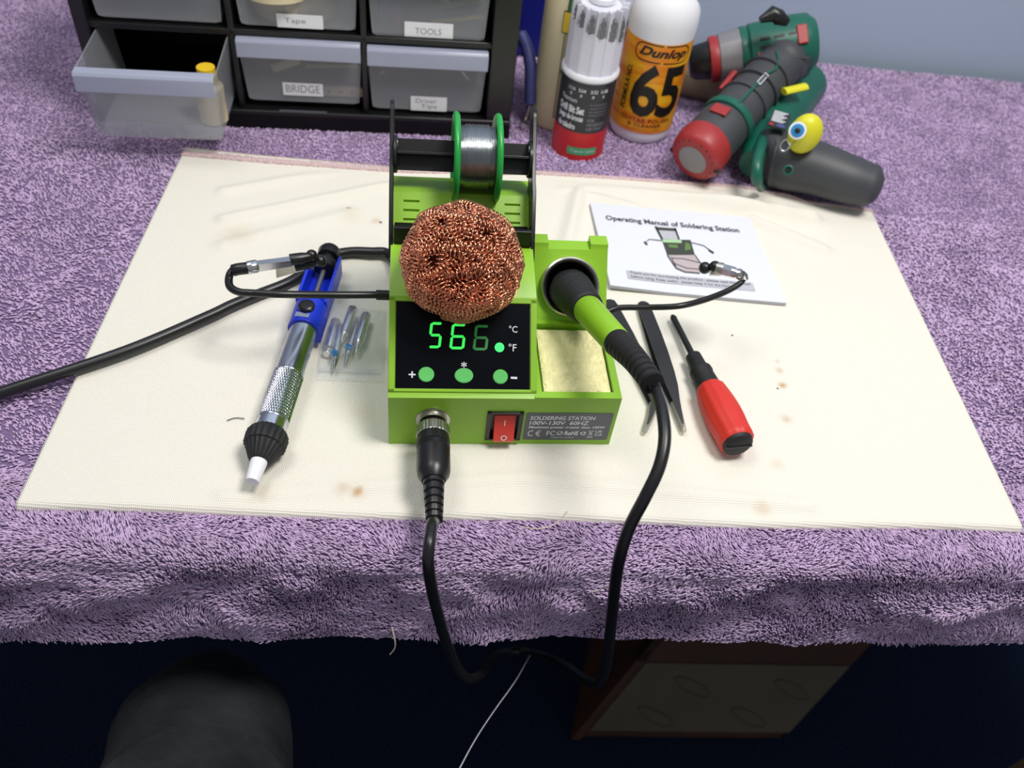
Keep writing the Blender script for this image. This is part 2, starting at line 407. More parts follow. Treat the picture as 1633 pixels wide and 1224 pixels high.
def pile(name, n, x0, x1, srange, length, rad, parent, keep=None):
    vs_ = []; cnt = 0
    for i in range(n):
        x = x0 + (x1 - x0) * rng.random(); lo, hi = srange(x); s = lo + (hi - lo) * rng.random()
        p, nr = pt_surface(x, s)
        if keep and not keep(p): continue
        tx = V((1, 0, 0)); tx = (tx - nr * tx.dot(nr)).normalized(); ts = nr.cross(tx)     # ts: up the slope / back
        a1 = noise.noise(V((x * 9, s * 12, 3.1))); a2 = noise.noise(V((x * 26, s * 34, 7.7))); d = max(0.0, s - (smax(x) - 0.115)) / 0.115
        ang = math.pi * (0.08 + 0.9 * a2 * 0.6) + d * (2.2 * a1 * 3.2)
        ld = (tx * -math.cos(ang) + ts * math.sin(ang)); ld = (ld + V((rng.normal(), rng.normal(), rng.normal())) * 0.22).normalized()
        lie = 0.62 + 0.5 * noise.noise(V((x * 14, s * 18, 11)))
        L = length * (0.75 + 0.5 * rng.random()); r = rad * (0.8 + 0.4 * rng.random())
        c = [p, p + nr * (L * 0.35) + ld * (L * 0.15), p + nr * (L * (0.75 - 0.35 * lie)) + ld * (L * 0.5), p + nr * (L * (0.8 - 0.6 * lie)) + ld * (L * (0.75 + 0.25 * lie))]
        dr = (c[3] - c[1]).normalized(); q1 = dr.cross(nr); q1.normalize(); q2 = dr.cross(q1)
        for k, rr in enumerate((0.6, 1.0, 0.95, 0.45)):
            for a in (0.3, 2.39, 4.49):
                v = c[k] + q1 * (math.cos(a) * r * rr) + q2 * (math.sin(a) * r * rr); vs_.append((v.x, v.y, v.z))
        cnt += 1
    inv = FR[parent.name].inverted(); off = inv.translation
    A = np.array(vs_) + np.array(off)
    base = np.array([[k*3+a, k*3+(a+1) % 3, (k+1)*3+(a+1) % 3, (k+1)*3+a] for k in range(3) for a in range(3)])
    Fq = (base[None] + 12 * np.arange(cnt)[:, None, None]).reshape(-1, 4)
    me = bpy.data.meshes.new(name); me.vertices.add(len(A)); me.vertices.foreach_set('co', A.ravel())
    me.loops.add(Fq.size); me.loops.foreach_set('vertex_index', Fq.ravel().astype(np.int32)); me.polygons.add(len(Fq))
    me.polygons.foreach_set('loop_start', (np.arange(len(Fq)) * 4).astype(np.int32)); me.update(calc_edges=True); me.shade_smooth()
    me.materials.append(M['pile'])
    o = bpy.data.objects.new(name, me); COL.objects.link(o); o.parent = parent; o['kind'] = 'stuff'; return o
pile('terry_pile', 92000, -0.42, 0.50, lambda x: (smax(x) - 0.150, smax(x) - .0015), 0.0034, 0.00052, pt)
def WB(x):
    k = [(-.3, .697), (-.17, .693), (-.07, .692), (.02, .698), (.07, .704), (.19, .705), (.27, .707), (.31, .701), (.34, .690), (.45, .680)]
    for (a, p), (b, q) in zip(k, k[1:]):
        if x <= b: t = max(0, (x - a) / (b - a)); t = t * t * (3 - 2 * t); return p + (q - p) * t
    return .68
# back edge of the white towel
pile('terry_pile', 125000, -0.6, 0.76, lambda x: (0.0, 1.0 - WB(x) - 0.002), 0.0017, 0.0008, pt)
pile('terry_pile', 30000, -0.6, -0.25, lambda x: (1.0 - WB(x) - 0.004, smax(x) - .14), 0.0026, 0.0009, pt)
pile('terry_pile', 34000, 0.385, 0.76, lambda x: (1.0 - WB(x) - 0.004, smax(x) - .14), 0.0026, 0.0009, pt)

# white towel
wt = thing('white_towel', 'off-white cotton kitchen towel under the soldering station, pink fringe at the back', 'towel', (0.05, 0.5, -0.005))
stains = [((570, 785), .004, .8), ((548, 779), .005, .35), ((1148, 405), .005, .9), ((1160, 403), .003, .5), ((378, 375), .014, .22), ((1248, 614), .003, .9), ((1254, 668), .004, .45),
          ((1243, 590), .003, .5), ((1240, 576), .002, .4), ((1100, 640), .003, .2), ((420, 787), .008, .2), ((575, 660), .010, .13), ((1215, 812), .006, .3), ((1240, 740), .005, .2), ((600, 352), .004, .4), ((560, 345), .010, .15)]
stw = [(at(*p), r, a) for p, r, a in stains]
ridges = [((357, 350), (640, 292), .006, .0028), ((357, 392), (560, 340), .008, .0022), ((357, 305), (560, 268), .006, .002), ((880, 275), (1290, 352), .011, .0075), ((905, 385), (925, 300), .007, .004), ((925, 300), (1010, 285), .007, .004),
          ((1200, 352), (1310, 400), .008, .004), ((590, 775), (830, 762), .006, .0015), ((830, 762), (1290, 806), .006, .0018), ((357, 792), (600, 775), .006, .0012), ((1010, 330), (900, 300), .006, .002)]
rw = [(at(*a), at(*b), wd, h) for a, b, wd, h in ridges]
def wh(x, y):
    h = 0
    for a, b, wd, hh in rw:
        d = b - a; L2 = d.x * d.x + d.y * d.y; t = max(0, min(1, ((x - a.x) * d.x + (y - a.y) * d.y) / L2))
        q = (x - a.x - d.x * t) ** 2 + (y - a.y - d.y * t) ** 2
        if q < wd * wd * 9: h = max(h, hh * math.exp(-q / (wd * wd)))
    n = noise.noise(V((x * 9, y * 14, 0))) + 0.5 * noise.noise(V((x * 30, y * 40, 5)))
    h *= min(1, max(0, (WB(x) - .012 - y) / .02))
    return h * 1.5 + 0.0007 * max(0, n) - 0.0002
WF = lambda x: 0.3045 + 0.037 * x + 0.0012 * math.sin(x * 23)
RW = 0.0038
NX, NYY = 330, 230; vv = []; st = []; fs = []
for i in range(NX + 1):
    x = -0.262 + 0.66 * i / NX
    y0, y1 = WF(x), WB(x)
    for j in range(NYY + 1 + 6):
        if j < 6:
            a = math.pi * 0.5 * (j / 6) * 1.05; y = y0 + RW - RW * math.cos(a - 0.05); z = -RW - 0.0015 + RW * math.sin(max(0, a)) ; 
            z += 0.0013 * (j / 6); s_ = 0
        else:
            y = y0 + RW + (y1 - y0 - RW) * (j - 6) / NYY; k = min(1, (y - y0) / 0.01); z = wh(x, y) * k
        z += 0
        vv.append(V((x, y, z))); c = 0
        for q, r, a in stw:
            d2 = (x - q.x) ** 2 + (y - q.y) ** 2
            if d2 < r * r * 6: c = max(c, a * math.exp(-d2 / (r * r) * (1.2 + 0.8 * noise.noise(V((x * 300, y * 300, 0))))))
        st.append(c)
w1 = NYY + 7
for i in range(NX):
    for j in range(w1 - 1):
        a = i * w1 + j; fs.append((a, a + w1, a + w1 + 1, a + 1))
mb = MB(); mb.add(vv, fs, 'whitetowel'); wo = mb.build('cloth', wt, smooth=80)
at_ = wo.data.attributes.new('stain', 'FLOAT', 'POINT'); at_.data.foreach_set('value', st)
md = wo.modifiers.new('solid', 'SOLIDIFY'); md.thickness = 0.004; md.offset = -1
mb = MB(); vv = []; fs = []                              # pink fringe
NF = 400
for i in range(NF + 1):
    x = -0.262 + 0.66 * i / NF; y = WB(x)
    for j in range(5):
        t = j / 4; vv.append(V((x, y - (.014 - .012 * min(1, max(0, (x + .25) / .4))) + (0.019 - .009 * min(1, max(0, (x + .25) / .4))) * t + 0.0012 * noise.noise(V((x * 400, t * 3, 1))), wh(x, y) * (1 - t) + 0.0016 * math.sin(math.pi * min(1, t + .2)) - 0.0035 * t + 0.0008 * noise.noise(V((x * 500, t * 9, 4))) + .0006)))
for i in range(NF):
    for j in range(4):
        a = i * 5 + j; fs.append((a, a + 5, a + 6, a + 1))
mb.add(vv, fs, 'pink'); mb.build('pink_fringe', wt, smooth=80, solid=0.002)

# ================================================================ SOLDERING STATION
YAW = math.radians(4.15); SA = at(620, 707)
ss = thing('soldering_station', 'lime green soldering station with black digital panel standing on the white towel', 'soldering station', SA, YAW)
SM = FR[ss.name]
def S(x, y, z): return SM @ V((x, y, z))
def sy(p, y):               # photo point on the station's plane y = const
    r = ray(p); n = SM.to_3x3() @ V((0, 1, 0)); t = ((S(0, y, 0) - CAM).dot(n)) / r.dot(n); q = SM.inverted() @ (CAM + r * t); return q
XM, XR = 0.0965, 0.1537; PZ0, PY1, PZ1 = 0.0475, 0.0515, 0.0885
YZ = Matrix(((0, 0, 1, 0), (1, 0, 0, 0), (0, 1, 0, 0), (0, 0, 0, 1)))      # (u,v,w) -> (w,u,v)
prof = [(0, 0), (0, PZ0), (0.0035, 0.0493), (PY1, PZ1), (0.094, 0.0985), (0.110, 0.0985), (0.130, 0.1145), (0.152, 0.112), (0.158, 0.09), (0.158, 0)]
mb = MB(); mb.prism(prof, 0, XM, 'green', YZ); body = mb.build('body', ss, local=True, smooth=30, fixn=True)
def tmp(mb): return mb.build('cut', ss, local=True, smooth=0, fixn=True)
profR = [(0, 0), (0, 0.0488), (0.0745, 0.0488), (0.109, 0.0855), (0.119, 0.0855), (0.135, 0.0)]
cuts = []
right = tmp(MB().prism(profR, XM - 0.001, XR, 'green', YZ))
bodyR = right
tabs = tmp(MB().prism([(0.1085, 0.0845), (0.1105, 0.0895), (0.1205, 0.0895), (0.121, 0.08)], XM - 0.001, 0.1105, 'green', YZ))
tabs2 = tmp(MB().prism([(0.1085, 0.0845), (0.1105, 0.0895), (0.1205, 0.0895), (0.121, 0.08)], 0.141, XR, 'green', YZ))
boolean(body, [right, tabs, tabs2], 'UNION')
WN = V((0, -0.73, 0.683)).normalized(); HC = V((0.1260, 0.0915, 0.0655))    # holder wall normal and ring centre
cuts = [tmp(MB().box((0.1005, 0.0055, 0.040), (0.1490, 0.0705, 0.06), 'green')),
        tmp(MB().lathe(HC - WN * 0.025, WN, [(0, 0.0180), (0.06, 0.0180)], 'black', 40)),
        tmp(MB().box((0.0665, -0.01, 0.0065), (0.0885, 0.004, 0.0335), 'black')),
        tmp(MB().lathe((0.0293, -0.01, 0.0265), (0, 1, 0), [(0, 0.0095), (0.03, 0.0095)], 'black', 32))]
def slot_cut(x, y, z, sx, s_y, sz): return tmp(MB().box((x - sx/2, y - s_y/2, z - sz/2), (x + sx/2, y + s_y/2, z + sz/2), 'green'))
for k in range(3):          # vent grooves in the rear hump
    t = 0.25 + 0.25 * k; y = 0.130 - 0.020 * t; z = 0.1145 - 0.016 * t
    cuts += [slot_cut(0.0135, y, z, 0.011, 0.0012, 0.005), slot_cut(0.0835, y, z, 0.011, 0.0012, 0.005)]
boolean(body, cuts); body.data.shade_smooth(); body.data.set_sharp_from_angle(angle=math.radians(30)); bev(body, 0.0011, 2)
# raised rim round the panel
PU = V((1, 0, 0)); PV = V((0, PY1 - 0.0035, PZ1 - 0.0493)).normalized(); PL = math.hypot(PY1 - 0.0035, PZ1 - 0.0493)
PT = SM @ frame((0, 0.0035, 0.0493), PU, PV)
mb = MB()
for b_ in (((0, 0, -0.001), (0.0042, PL, 0.0009)), ((XM - 0.0042, 0, -0.001), (XM, PL, 0.0009)), ((0, 0, -0.001), (XM, 0.0022, 0.0009)), ((0, PL - 0.0032, -0.001), (XM, PL + 0.001, 0.0009))): mb.box(*b_, 'green', PT)
mb.build('panel_rim', ss, bevel=0.0005)
# display panel with prints
mb = MB(); mb.box((0.0045, 0.0024, -0.0008), (XM - 0.0045, PL - 0.0034, 0.0004), 'panel', PT); panel = mb.build('display_panel', ss, smooth=0)
pw, ph = XM - 0.009, PL - 0.0058
def P2(X, Y):               # zoom pixel of the panel crop -> panel coords
    return (0.0045 + (X - 72) / (1553 - 72) * pw, 0.0024 + (1005 - Y) / (1005 - 30) * ph)
def seg7(mb, x0, y0, x1, y1, segs, m, sl=30, th=30):
    ym = (y0 + y1) / 2; g = 4
    sx = lambda x, y: x + sl * (y1 - y) / (y1 - y0)
    h = lambda y: [(x0 + 16, y), (x0 + 30, y - th/2), (x1 - 30, y - th/2), (x1 - 16, y), (x1 - 30, y + th/2), (x0 + 30, y + th/2)]
    vert = lambda x, ya, yb: [(x, ya), (x + th/2, ya + 14), (x + th/2, yb - 14), (x, yb), (x - th/2, yb - 14), (x - th/2, ya + 14)]
    D = {'a': h(y0 + th/2), 'g': h(ym), 'd': h(y1 - th/2), 'f': vert(x0 + th/2, y0 + g + 6, ym - g), 'b': vert(x1 - th/2, y0 + g + 6, ym - g), 'e': vert(x0 + th/2, ym + g, y1 - g - 6), 'c': vert(x1 - th/2, ym + g, y1 - g - 6)}
    for s_ in segs:
        mb.flat([P2(sx(x, y), y) for x, y in reversed(D[s_])], m, PT, 0.0006)
mb = MB()
seg7(mb, 418, 256, 560, 552, 'afgcd', 'led'); seg7(mb, 655, 268, 820, 560, 'afgcde', 'led'); seg7(mb, 912, 278, 1075, 568, 'afgcde', 'leddim')
mb.build('temperature_digits', panel, smooth=0, label='green lit temperature digits reading 566')
mb = MB(); mb.flat(ell(*P2(1212, 530), 0.0031, 0.0031), 'leddot', PT, 0.0006); mb.build('indicator_light', panel, smooth=0, label='bright green fahrenheit indicator light')
def ptxt(t, X0, Y0, X1, Y1, **k):
    a = P2(X0, Y1); b = P2(X1, Y0); text(mb, t, a[0], a[1], b[0], b[1], 'white', PT, 0.0006, **k)
def sym(name): mb.build(name, panel, smooth=0)
mb = MB(); ptxt('\u00b0C', 1318, 280, 1412, 358, bold=.004); sym('celsius_symbol')
mb = MB(); ptxt('\u00b0F', 1314, 486, 1402, 572, bold=.004); sym('fahrenheit_symbol')
mb = MB(); ptxt('+', 216, 815, 292, 888, bold=0.01); sym('plus_symbol')
mb = MB(); ptxt('*', 788, 700, 852, 764, bold=0.015); sym('star_symbol')
mb = MB(); mb.flat([P2(1340, 886), P2(1412, 888), P2(1412, 864), P2(1340, 862)], 'white', PT, 0.0006); sym('minus_symbol')
for X, Y, rx, ry in ((408, 848, 86, 84), (820, 855, 102, 84), (1224, 863, 82, 82)):
    c = P2(X, Y); k = pw / 1481; mb = MB()
    e = ell(c[0], c[1], rx * k, ry * k * 0.98); e2 = ell(c[0], c[1], rx * k * .9, ry * k * .88)
    mb.prism(e, 0.0002, 0.0009, 'button', PT); mb.prism(e2, 0.0009, 0.0012, 'button', PT); mb.build('button', panel, smooth=35)
# rocker switch
XZ = lambda x, z, y=0: SM @ frame((x, y, z), (1, 0, 0), (0, 0, 1))      # front face frame, w points to -y
T = XZ(0.0665, 0.0065)
mb = MB(); 
for b_ in (((-0.0012, -0.0012, -0.004), (0.0018, 0.0282, 0.0012)), ((0.0202, -0.0012, -0.004), (0.0232, 0.0282, 0.0012)), ((-0.0012, -0.0012, -0.004), (0.0232, 0.0005, 0.0012)), ((-0.0012, 0.0262, -0.004), (0.0232, 0.0282, 0.0012))): mb.box(*b_, 'black', T)
mb.box((0.001, 0, -0.004), (0.021, 0.027, -0.0035), 'black', T)
sw = mb.build('power_switch', ss, bevel=0.0004)
mb = MB(); prs = [(0.0008, -0.003), (0.0008, 0.0042), (0.003, 0.0048), (0.0135, 0.0012), (0.0225, -0.0012), (0.0225, -0.003)]
Tr = T @ Matrix(((0, 0, 1, 0), (1, 0, 0, 0), (0, 1, 0, 0), (0, 0, 0, 1)))
mb.prism(prs, 0.0042, 0.0182, 'redsw', Tr)
nl = frame((0.0112, 0.003, 0.0050), (1, 0, 0), (0, 0.0105, -0.0036)); nT = T @ nl
o_ = ell(0, 0.0026, 0.0021, 0.0021, 24); i_ = ell(0, 0.0026, 0.0015, 0.0015, 24)
vv = [nT @ V((a, b, 0.0002)) for a, b in o_ + i_]; mb.add(vv, [(i, (i+1) % 24, 24 + (i+1) % 24, 24 + i) for i in range(24)], 'white')
nT2 = T @ frame((0.0112, 0.0135, 0.00125), (1, 0, 0), (0, 0.009, -0.0024)); mb.flat([(-0.0003, 0.001), (0.0003, 0.001), (0.0003, 0.0055), (-0.0003, 0.0055)], 'white', nT2, 0.0002)
mb.build('rocker', sw, bevel=0, smooth=30, label='red rocker marked I and O', fixn=False)
# rating label
T = XZ(0, 0); mb = MB(); mb.prism(rrect(0.0915, 0.0052, 0.1510, 0.0338, 0.0014), 0.0, 0.0003, 'labelgrey', T)
def ltxt(t, x0, y0, x1, y1, **k):        # fractions of the label, y from the top
    text(mb, t, 0.0915 + x0 * .0595, 0.0338 - y1 * .0286, 0.0915 + x1 * .0595, 0.0338 - y0 * .0286, 'white', T, 0.0004, **k)
ltxt('SOLDERING STATION', .05, .11, .80, .25, bold=.02, shear=.1); ltxt('100V-130V  60HZ', .05, .29, .74, .43, bold=.02, shear=.1)
ltxt('Maximum power greater than 100W', .05, .47, .94, .59, bold=.02, shear=.1)
ltxt('C', .05, .64, .11, .86); ltxt('\u20ac', .14, .64, .20, .86); ltxt('FC', .27, .66, .37, .83); ltxt('RoHS', .48, .66, .64, .82, bold=.03, shear=.1); ltxt('UK', .84, .63, .93, .72, bold=.01); ltxt('CA', .84, .75, .93, .84, bold=.01)
ltxt('MADE IN CHINA', .33, .88, .60, .93)
lx = lambda f: 0.0915 + f * .0595
ly = lambda f: 0.0338 - f * .0286
for cx_, r1, r2 in ((.425, .0021, .0017), (.70, .0019, .0010)):
    o_ = ell(lx(cx_), ly(.745), r1 * 1.1, r1, 20 if cx_ < .5 else 3 * 6); i_ = ell(lx(cx_), ly(.745), r2, r2, len(o_)); n = len(o_)
    fs = [(i, (i+1) % n, n + (i+1) % n, n + i) for i in range(n) if cx_ < .5 or i % 6 != 5]
    mb.add([T @ V((a, b, .0004)) for a, b in o_ + i_], fs, 'white')
mb.flat([(lx(.40), ly(.75)), (lx(.415), ly(.81)), (lx(.455), ly(.67)), (lx(.445), ly(.67)), (lx(.415), ly(.78))], 'white', T, .0004)
mb.flat([(lx(.755), ly(.90)), (lx(.82), ly(.90)), (lx(.82), ly(.87)), (lx(.755), ly(.87))], 'white', T, .0004)
for a, b in (((.76, .64), (.815, .83)), ((.815, .64), (.76, .83)), ((.755, .65), (.82, .65)), ((.77, .66), (.78, .82)), ((.80, .66), (.795, .82))):
    p, q = V((lx(a[0]), ly(a[1]), 0)), V((lx(b[0]), ly(b[1]), 0)); d = (q - p).normalized(); n_ = V((-d.y, d.x, 0)) * .00016
    mb.add([T @ (v + V((0, 0, .0004))) for v in (p - n_, q - n_, q + n_, p + n_)], [(0, 1, 2, 3)], 'white')
mb.build('rating_label', ss, smooth=0, label='grey rating label with white print')
# socket
mb = MB(); c = S(0.0293, 0.0, 0.0265); dF = SM.to_3x3() @ V((0, -1, 0))
mb.lathe(c - dF * 0.004, dF, [(0, 0.0095), (0.0045, 0.0114), (0.0052, 0.0114), (0.0055, 0.0095), (0.008, 0.0092), (0.008, 0.006)], 'steel', 40); mb.build('socket', ss)
# iron holder funnel
wN = SM.to_3x3() @ WN; hc = SM @ HC
mb = MB(); mb.lathe(hc, wN, [(0.0, 0.0178), (0.0, 0.0205), (0.005, 0.0212), (0.0065, 0.0210), (0.0072, 0.0198), (0.0066, 0.0186), (0.003, 0.0176), (-0.004, 0.0168), (-0.022, 0.012)], 'steel', 48, cap=False)
mb.build('iron_holder_ring', ss, smooth=50, label='steel iron holder ring')
mb = MB(); mb.lathe(hc, wN, [(-0.003, 0.0166), (-0.018, 0.0128), (-0.020, 0.0122), (-0.020, 0.0)], 'holemat', 32, cap=False); mb.build('holder_inner_shade', ss)  # near-black lining, paints the shade inside the steel holder
# spool stand: black bracket
mb = MB(); mb.box((0.0022, 0.0925, 0.0925), (0.0945, 0.0955, 0.112), 'blackmetal'); mb.box((0.0022, 0.0925, 0.0988), (0.0945, 0.121, 0.1010), 'blackmetal')
mb.build('stand_base', ss, local=True, bevel=0.0005)
AD = V((0, 0.067, 0.077)).normalized(); AN = V((0, -AD.z, AD.y))      # along the arm, across (towards the viewer)
def armpoly():
    p = [(0.0, -0.016), (0.0, 0.0150), (0.048, 0.0150), (0.055, 0.0110), (0.098, 0.0085)]
    for i in range(1, 8):
        a = math.radians(90 - 180 * i / 8); p.append((0.098 + 0.0085 * math.cos(a), 0.0085 * math.sin(a)))
    return p + [(0.098, -0.0085), (0.055, -0.0095), (0.040, -0.016)]
AO = V((0, 0.0975, 0.0815)); Tarm = Matrix(((0, 0, 1, 0), (AD.y, AN.y, 0, AO.y), (AD.z, AN.z, 0, AO.z), (0, 0, 0, 1)))
for x0, x1 in ((-0.0014, 0.0014), (0.0950, 0.0978)):
    mb = MB(); mb.prism(armpoly(), x0, x1, 'blackmetal', Tarm); a_ = mb.build('stand_arm', ss, local=True, smooth=30, fixn=True)
    c1 = MB(); c1.prism(rrect(0.012, 0.0035, 0.042, 0.0055, 0.0009), x0 - .002, x1 + .002, 'blackmetal', Tarm)
    c2 = MB(); c2.prism(rrect(0.012, -0.006, 0.042, -0.004, 0.0009), x0 - .002, x1 + .002, 'blackmetal', Tarm)
    boolean(a_, [tmp(c1), tmp(c2)]); a_.data.shade_smooth(); a_.data.set_sharp_from_angle(angle=math.radians(30)); bev(a_, 0.0004, 2)
    mb = MB()                                                           # silver numerals punched along the outer edge of the arm
    for i in range(11):
        t = 0.052 + i * 0.0045
        for q in range(2):
            mb.box((x0 + .0003, 0, 0), (x1 - .0003, .0003, .0011), 'steel', Tarm @ Matrix(((0, 0, 1, t + q * .0018), (0, 1, 0, .0096 - (0.0 if t > .056 else -.0022) + .00), (1, 0, 0, 0), (0, 0, 0, 1))))
    mb.v = [v for v in mb.v]
SPC = V((0.0572, 0.142, 0.1362))                                        # spool axis
mb = MB(); ca = math.radians(50)
for k in range(2):
    a = ca + k * math.pi / 2; u = V((0, math.cos(a), math.sin(a))); v = V((0, -math.sin(a), math.cos(a)))
    Tb = Matrix(((1, 0, 0, 0), (0, u.y, v.y, SPC.y), (0, u.z, v.z, SPC.z), (0, 0, 0, 1)))
    mb.box((0.0014, -0.0105, -0.0009), (0.0950, 0.0105, 0.0009), 'black', Tb)
axl = mb.build('axle', ss, local=True, bevel=0.0003)
for x, d in ((0.0014, 1), (0.0950, -1)):
    mb = MB(); mb.lathe((x, SPC.y, SPC.z), (d, 0, 0), [(0, 0.0125), (0.0018, 0.0125), (0.0024, 0.0118), (0.0024, 0)], 'black', 36)
    mb.box((x + d * .0024 - .0001, SPC.y - .004, SPC.z + .0085), (x + d * .0024 + .0002, SPC.y - .001, SPC.z + .0115), 'white')
    mb.build('axle_disc', axl, local=True)
# solder spool
sp = thing('solder_spool', 'small green reel of shiny solder wire on the black stand axle', 'solder spool', S(SPC.x, SPC.y, SPC.z - 0.0295), YAW)
xh = SM.to_3x3() @ V((1, 0, 0)); sc = SM @ SPC
for x, d in ((0.0442, -1), (0.0700, 1)):
    mb = MB(); c = S(x, SPC.y, SPC.z)
    mb.lathe(c, xh * d, [(0, 0.0112), (0, 0.0268), (-0.0010, 0.0280), (0.0000, 0.0293), (0.0016, 0.0298), (0.0030, 0.0290), (0.0034, 0.0276), (0.0014, 0.0262), (0.0014, 0.0112), (0, 0.0112)], 'spool', 64, cap=False)
    mb.build('flange', sp, smooth=50)
mb = MB(); mb.lathe(S(0.0442, SPC.y, SPC.z), xh, [(0, 0.0112), (0.0258, 0.0112), (0.0258, 0.0135), (0, 0.0135), (0, 0.0112)], 'spool', 32, cap=False); mb.build('hub', sp)
mb = MB(); prf = []; n = 22; wdt = 0.0254
for i in range(n):
    for k in range(6):
        t = (i + k / 6) / n; dr = 0.0013 * (0.5 - 0.5 * math.cos(2 * math.pi * (k / 6)))
        rr = 0.0200 + (0.0006 if 3 < i < 18 else -0.0004 * (i % 2)) + 0.0002 * math.sin(i * 2.3); prf.append((0.0002 + t * wdt, rr + dr))
mb.lathe(S(0.0442, SPC.y, SPC.z), xh, [(0.0002, 0.013)] + prf + [(0.0256, 0.013)], 'solder', 72, cap=False); mb.build('solder_coil', sp, smooth=180)
# sponge
sg = MB(); Tg = SM @ Matrix.Translation((0.1255, 0.0388, 0.0402)); 
nx_, ny_ = 40, 50; vv = []; fs = []
for i in range(nx_ + 1):
    for j in range(ny_ + 1):
        x = -0.0228 + 0.0456 * i / nx_; y = -0.0312 + 0.0606 * j / ny_; e = min(1, min(i, nx_ - i, j, ny_ - j) / 2)
        z = 0.0058 * (0.82 + 0.18 * e) + 0.0005 * noise.noise(V((x * 150, y * 150, 0))) - (0.0009 if noise.noise(V((x * 420, y * 420, 3))) > 0.33 else 0)
        vv.append(Tg @ V((x, y, z)))
for i in range(nx_):
    for j in range(ny_):
        a = i * (ny_ + 1) + j; fs.append((a, a + ny_ + 1, a + ny_ + 2, a + 1))
sg.add(vv, fs, 'sponge'); sg.box((-0.0228, -0.0312, 0.0), (0.0228, 0.0294, 0.0047), 'sponge', Tg)
tag(recenter(sg.build('cleaning_sponge', smooth=60)), 'pale yellow flat sponge lying in the tray of the green station', 'sponge')
# copper ball
BC = V(S(0.0455, 0.053, 0.1165)); BR = 0.0370
cb = thing('cleaning_ball', 'round ball of curly copper wire resting on top of the green station', 'tip cleaner', BC - V((0, 0, BR)))
Tinv = SM.inverted()
def squash(P):      # keep the wool off the station's sloped top
    q = Tinv @ P; 
    y = q.y
    top = 0.0493 + (PZ1 - 0.0493) * (y - 0.0035) / (PY1 - 0.0035) if y < PY1 else PZ1 + (0.0985 - PZ1) * (y - PY1) / (0.094 - PY1)
    if y < 0.092 and q.z < top + 0.0014: q.z = top + 0.0014 + 0.15 * max(0, (top - q.z)) * 0
    if y > 0.0915: q.y = 0.0915
    return SM @ q
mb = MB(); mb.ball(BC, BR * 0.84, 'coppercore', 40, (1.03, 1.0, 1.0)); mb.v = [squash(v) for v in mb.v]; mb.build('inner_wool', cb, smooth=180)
VS = []; FS = []; off = 0
for sidx in range(230):
    d0 = V((rng.normal(), rng.normal(), rng.normal())).normalized(); d1 = V((rng.normal(), rng.normal(), rng.normal())); d1 = (d1 - d0 * d1.dot(d0)).normalized()
    arc = 1.6 + rng.random() * 1.6; rad = BR * (0.86 + 0.13 * rng.random() + (.025 if sidx % 12 == 0 else 0)); npts = 460; cr = 0.0012 + 0.0011 * rng.random(); turns = arc * rad / 0.0024; ph0 = rng.random() * 6.28; wob = rng.random() * 6.28
    th = np.linspace(0, arc, npts); D0 = np.array(d0); D1 = np.array(d1); D2 = np.cross(D0, D1)
    base = np.cos(th)[:, None] * D0 + np.sin(th)[:, None] * D1 + (0.16 * np.sin(th * 3 + wob))[:, None] * D2; base /= np.linalg.norm(base, axis=1)[:, None]
    dim = 1 + 0.012 * np.sin(base[:, 0] * 9 + 1) + 0.014 * np.sin(base[:, 2] * 8 + base[:, 1] * 5)
    tang = np.gradient(base, axis=0); tang /= np.linalg.norm(tang, axis=1)[:, None]; side = np.cross(tang, base)
    pa = ph0 + 2 * math.pi * turns * th / arc
    C = base * (rad * dim)[:, None] + base * (np.cos(pa) * cr)[:, None] + side * (np.sin(pa) * cr * 1.3)[:, None]
    C *= np.array([1.04, 1.0, 1.0]); C += np.array(BC)
    C = np.array([squash(V(c)) if c[2] < BC.z - 0.01 else c for c in C])
    t2 = np.gradient(C, axis=0); t2 /= np.linalg.norm(t2, axis=1)[:, None] + 1e-9
    n1 = np.cross(t2, base); n1 /= np.linalg.norm(n1, axis=1)[:, None] + 1e-9; n2 = np.cross(t2, n1)
    W = 0.00048; Th = 0.00013      # flat ribbon wire
    ring = np.stack([C + n1 * W, C + n2 * Th, C - n1 * W, C - n2 * Th], 1).reshape(-1, 3); VS.append(ring)
    i = np.arange(npts - 1)[:, None, None] * 4; q = np.array([[k, (k+1) % 4, 4 + (k+1) % 4, 4 + k] for k in range(4)])[None]
    FS.append((i + q).reshape(-1, 4) + off); off += npts * 4
A = np.concatenate(VS) - np.array(cb.location); Fq = np.concatenate(FS)
me = bpy.data.meshes.new('curly_wire'); me.vertices.add(len(A)); me.vertices.foreach_set('co', A.ravel()); me.loops.add(Fq.size); me.loops.foreach_set('vertex_index', Fq.ravel().astype(np.int32))
me.polygons.add(len(Fq)); me.polygons.foreach_set('loop_start', (np.arange(len(Fq)) * 4).astype(np.int32)); me.update(calc_edges=True); me.materials.append(M['copper'])
o = bpy.data.objects.new('curly_wire', me); COL.objects.link(o); o.parent = cb; o['kind'] = 'stuff'

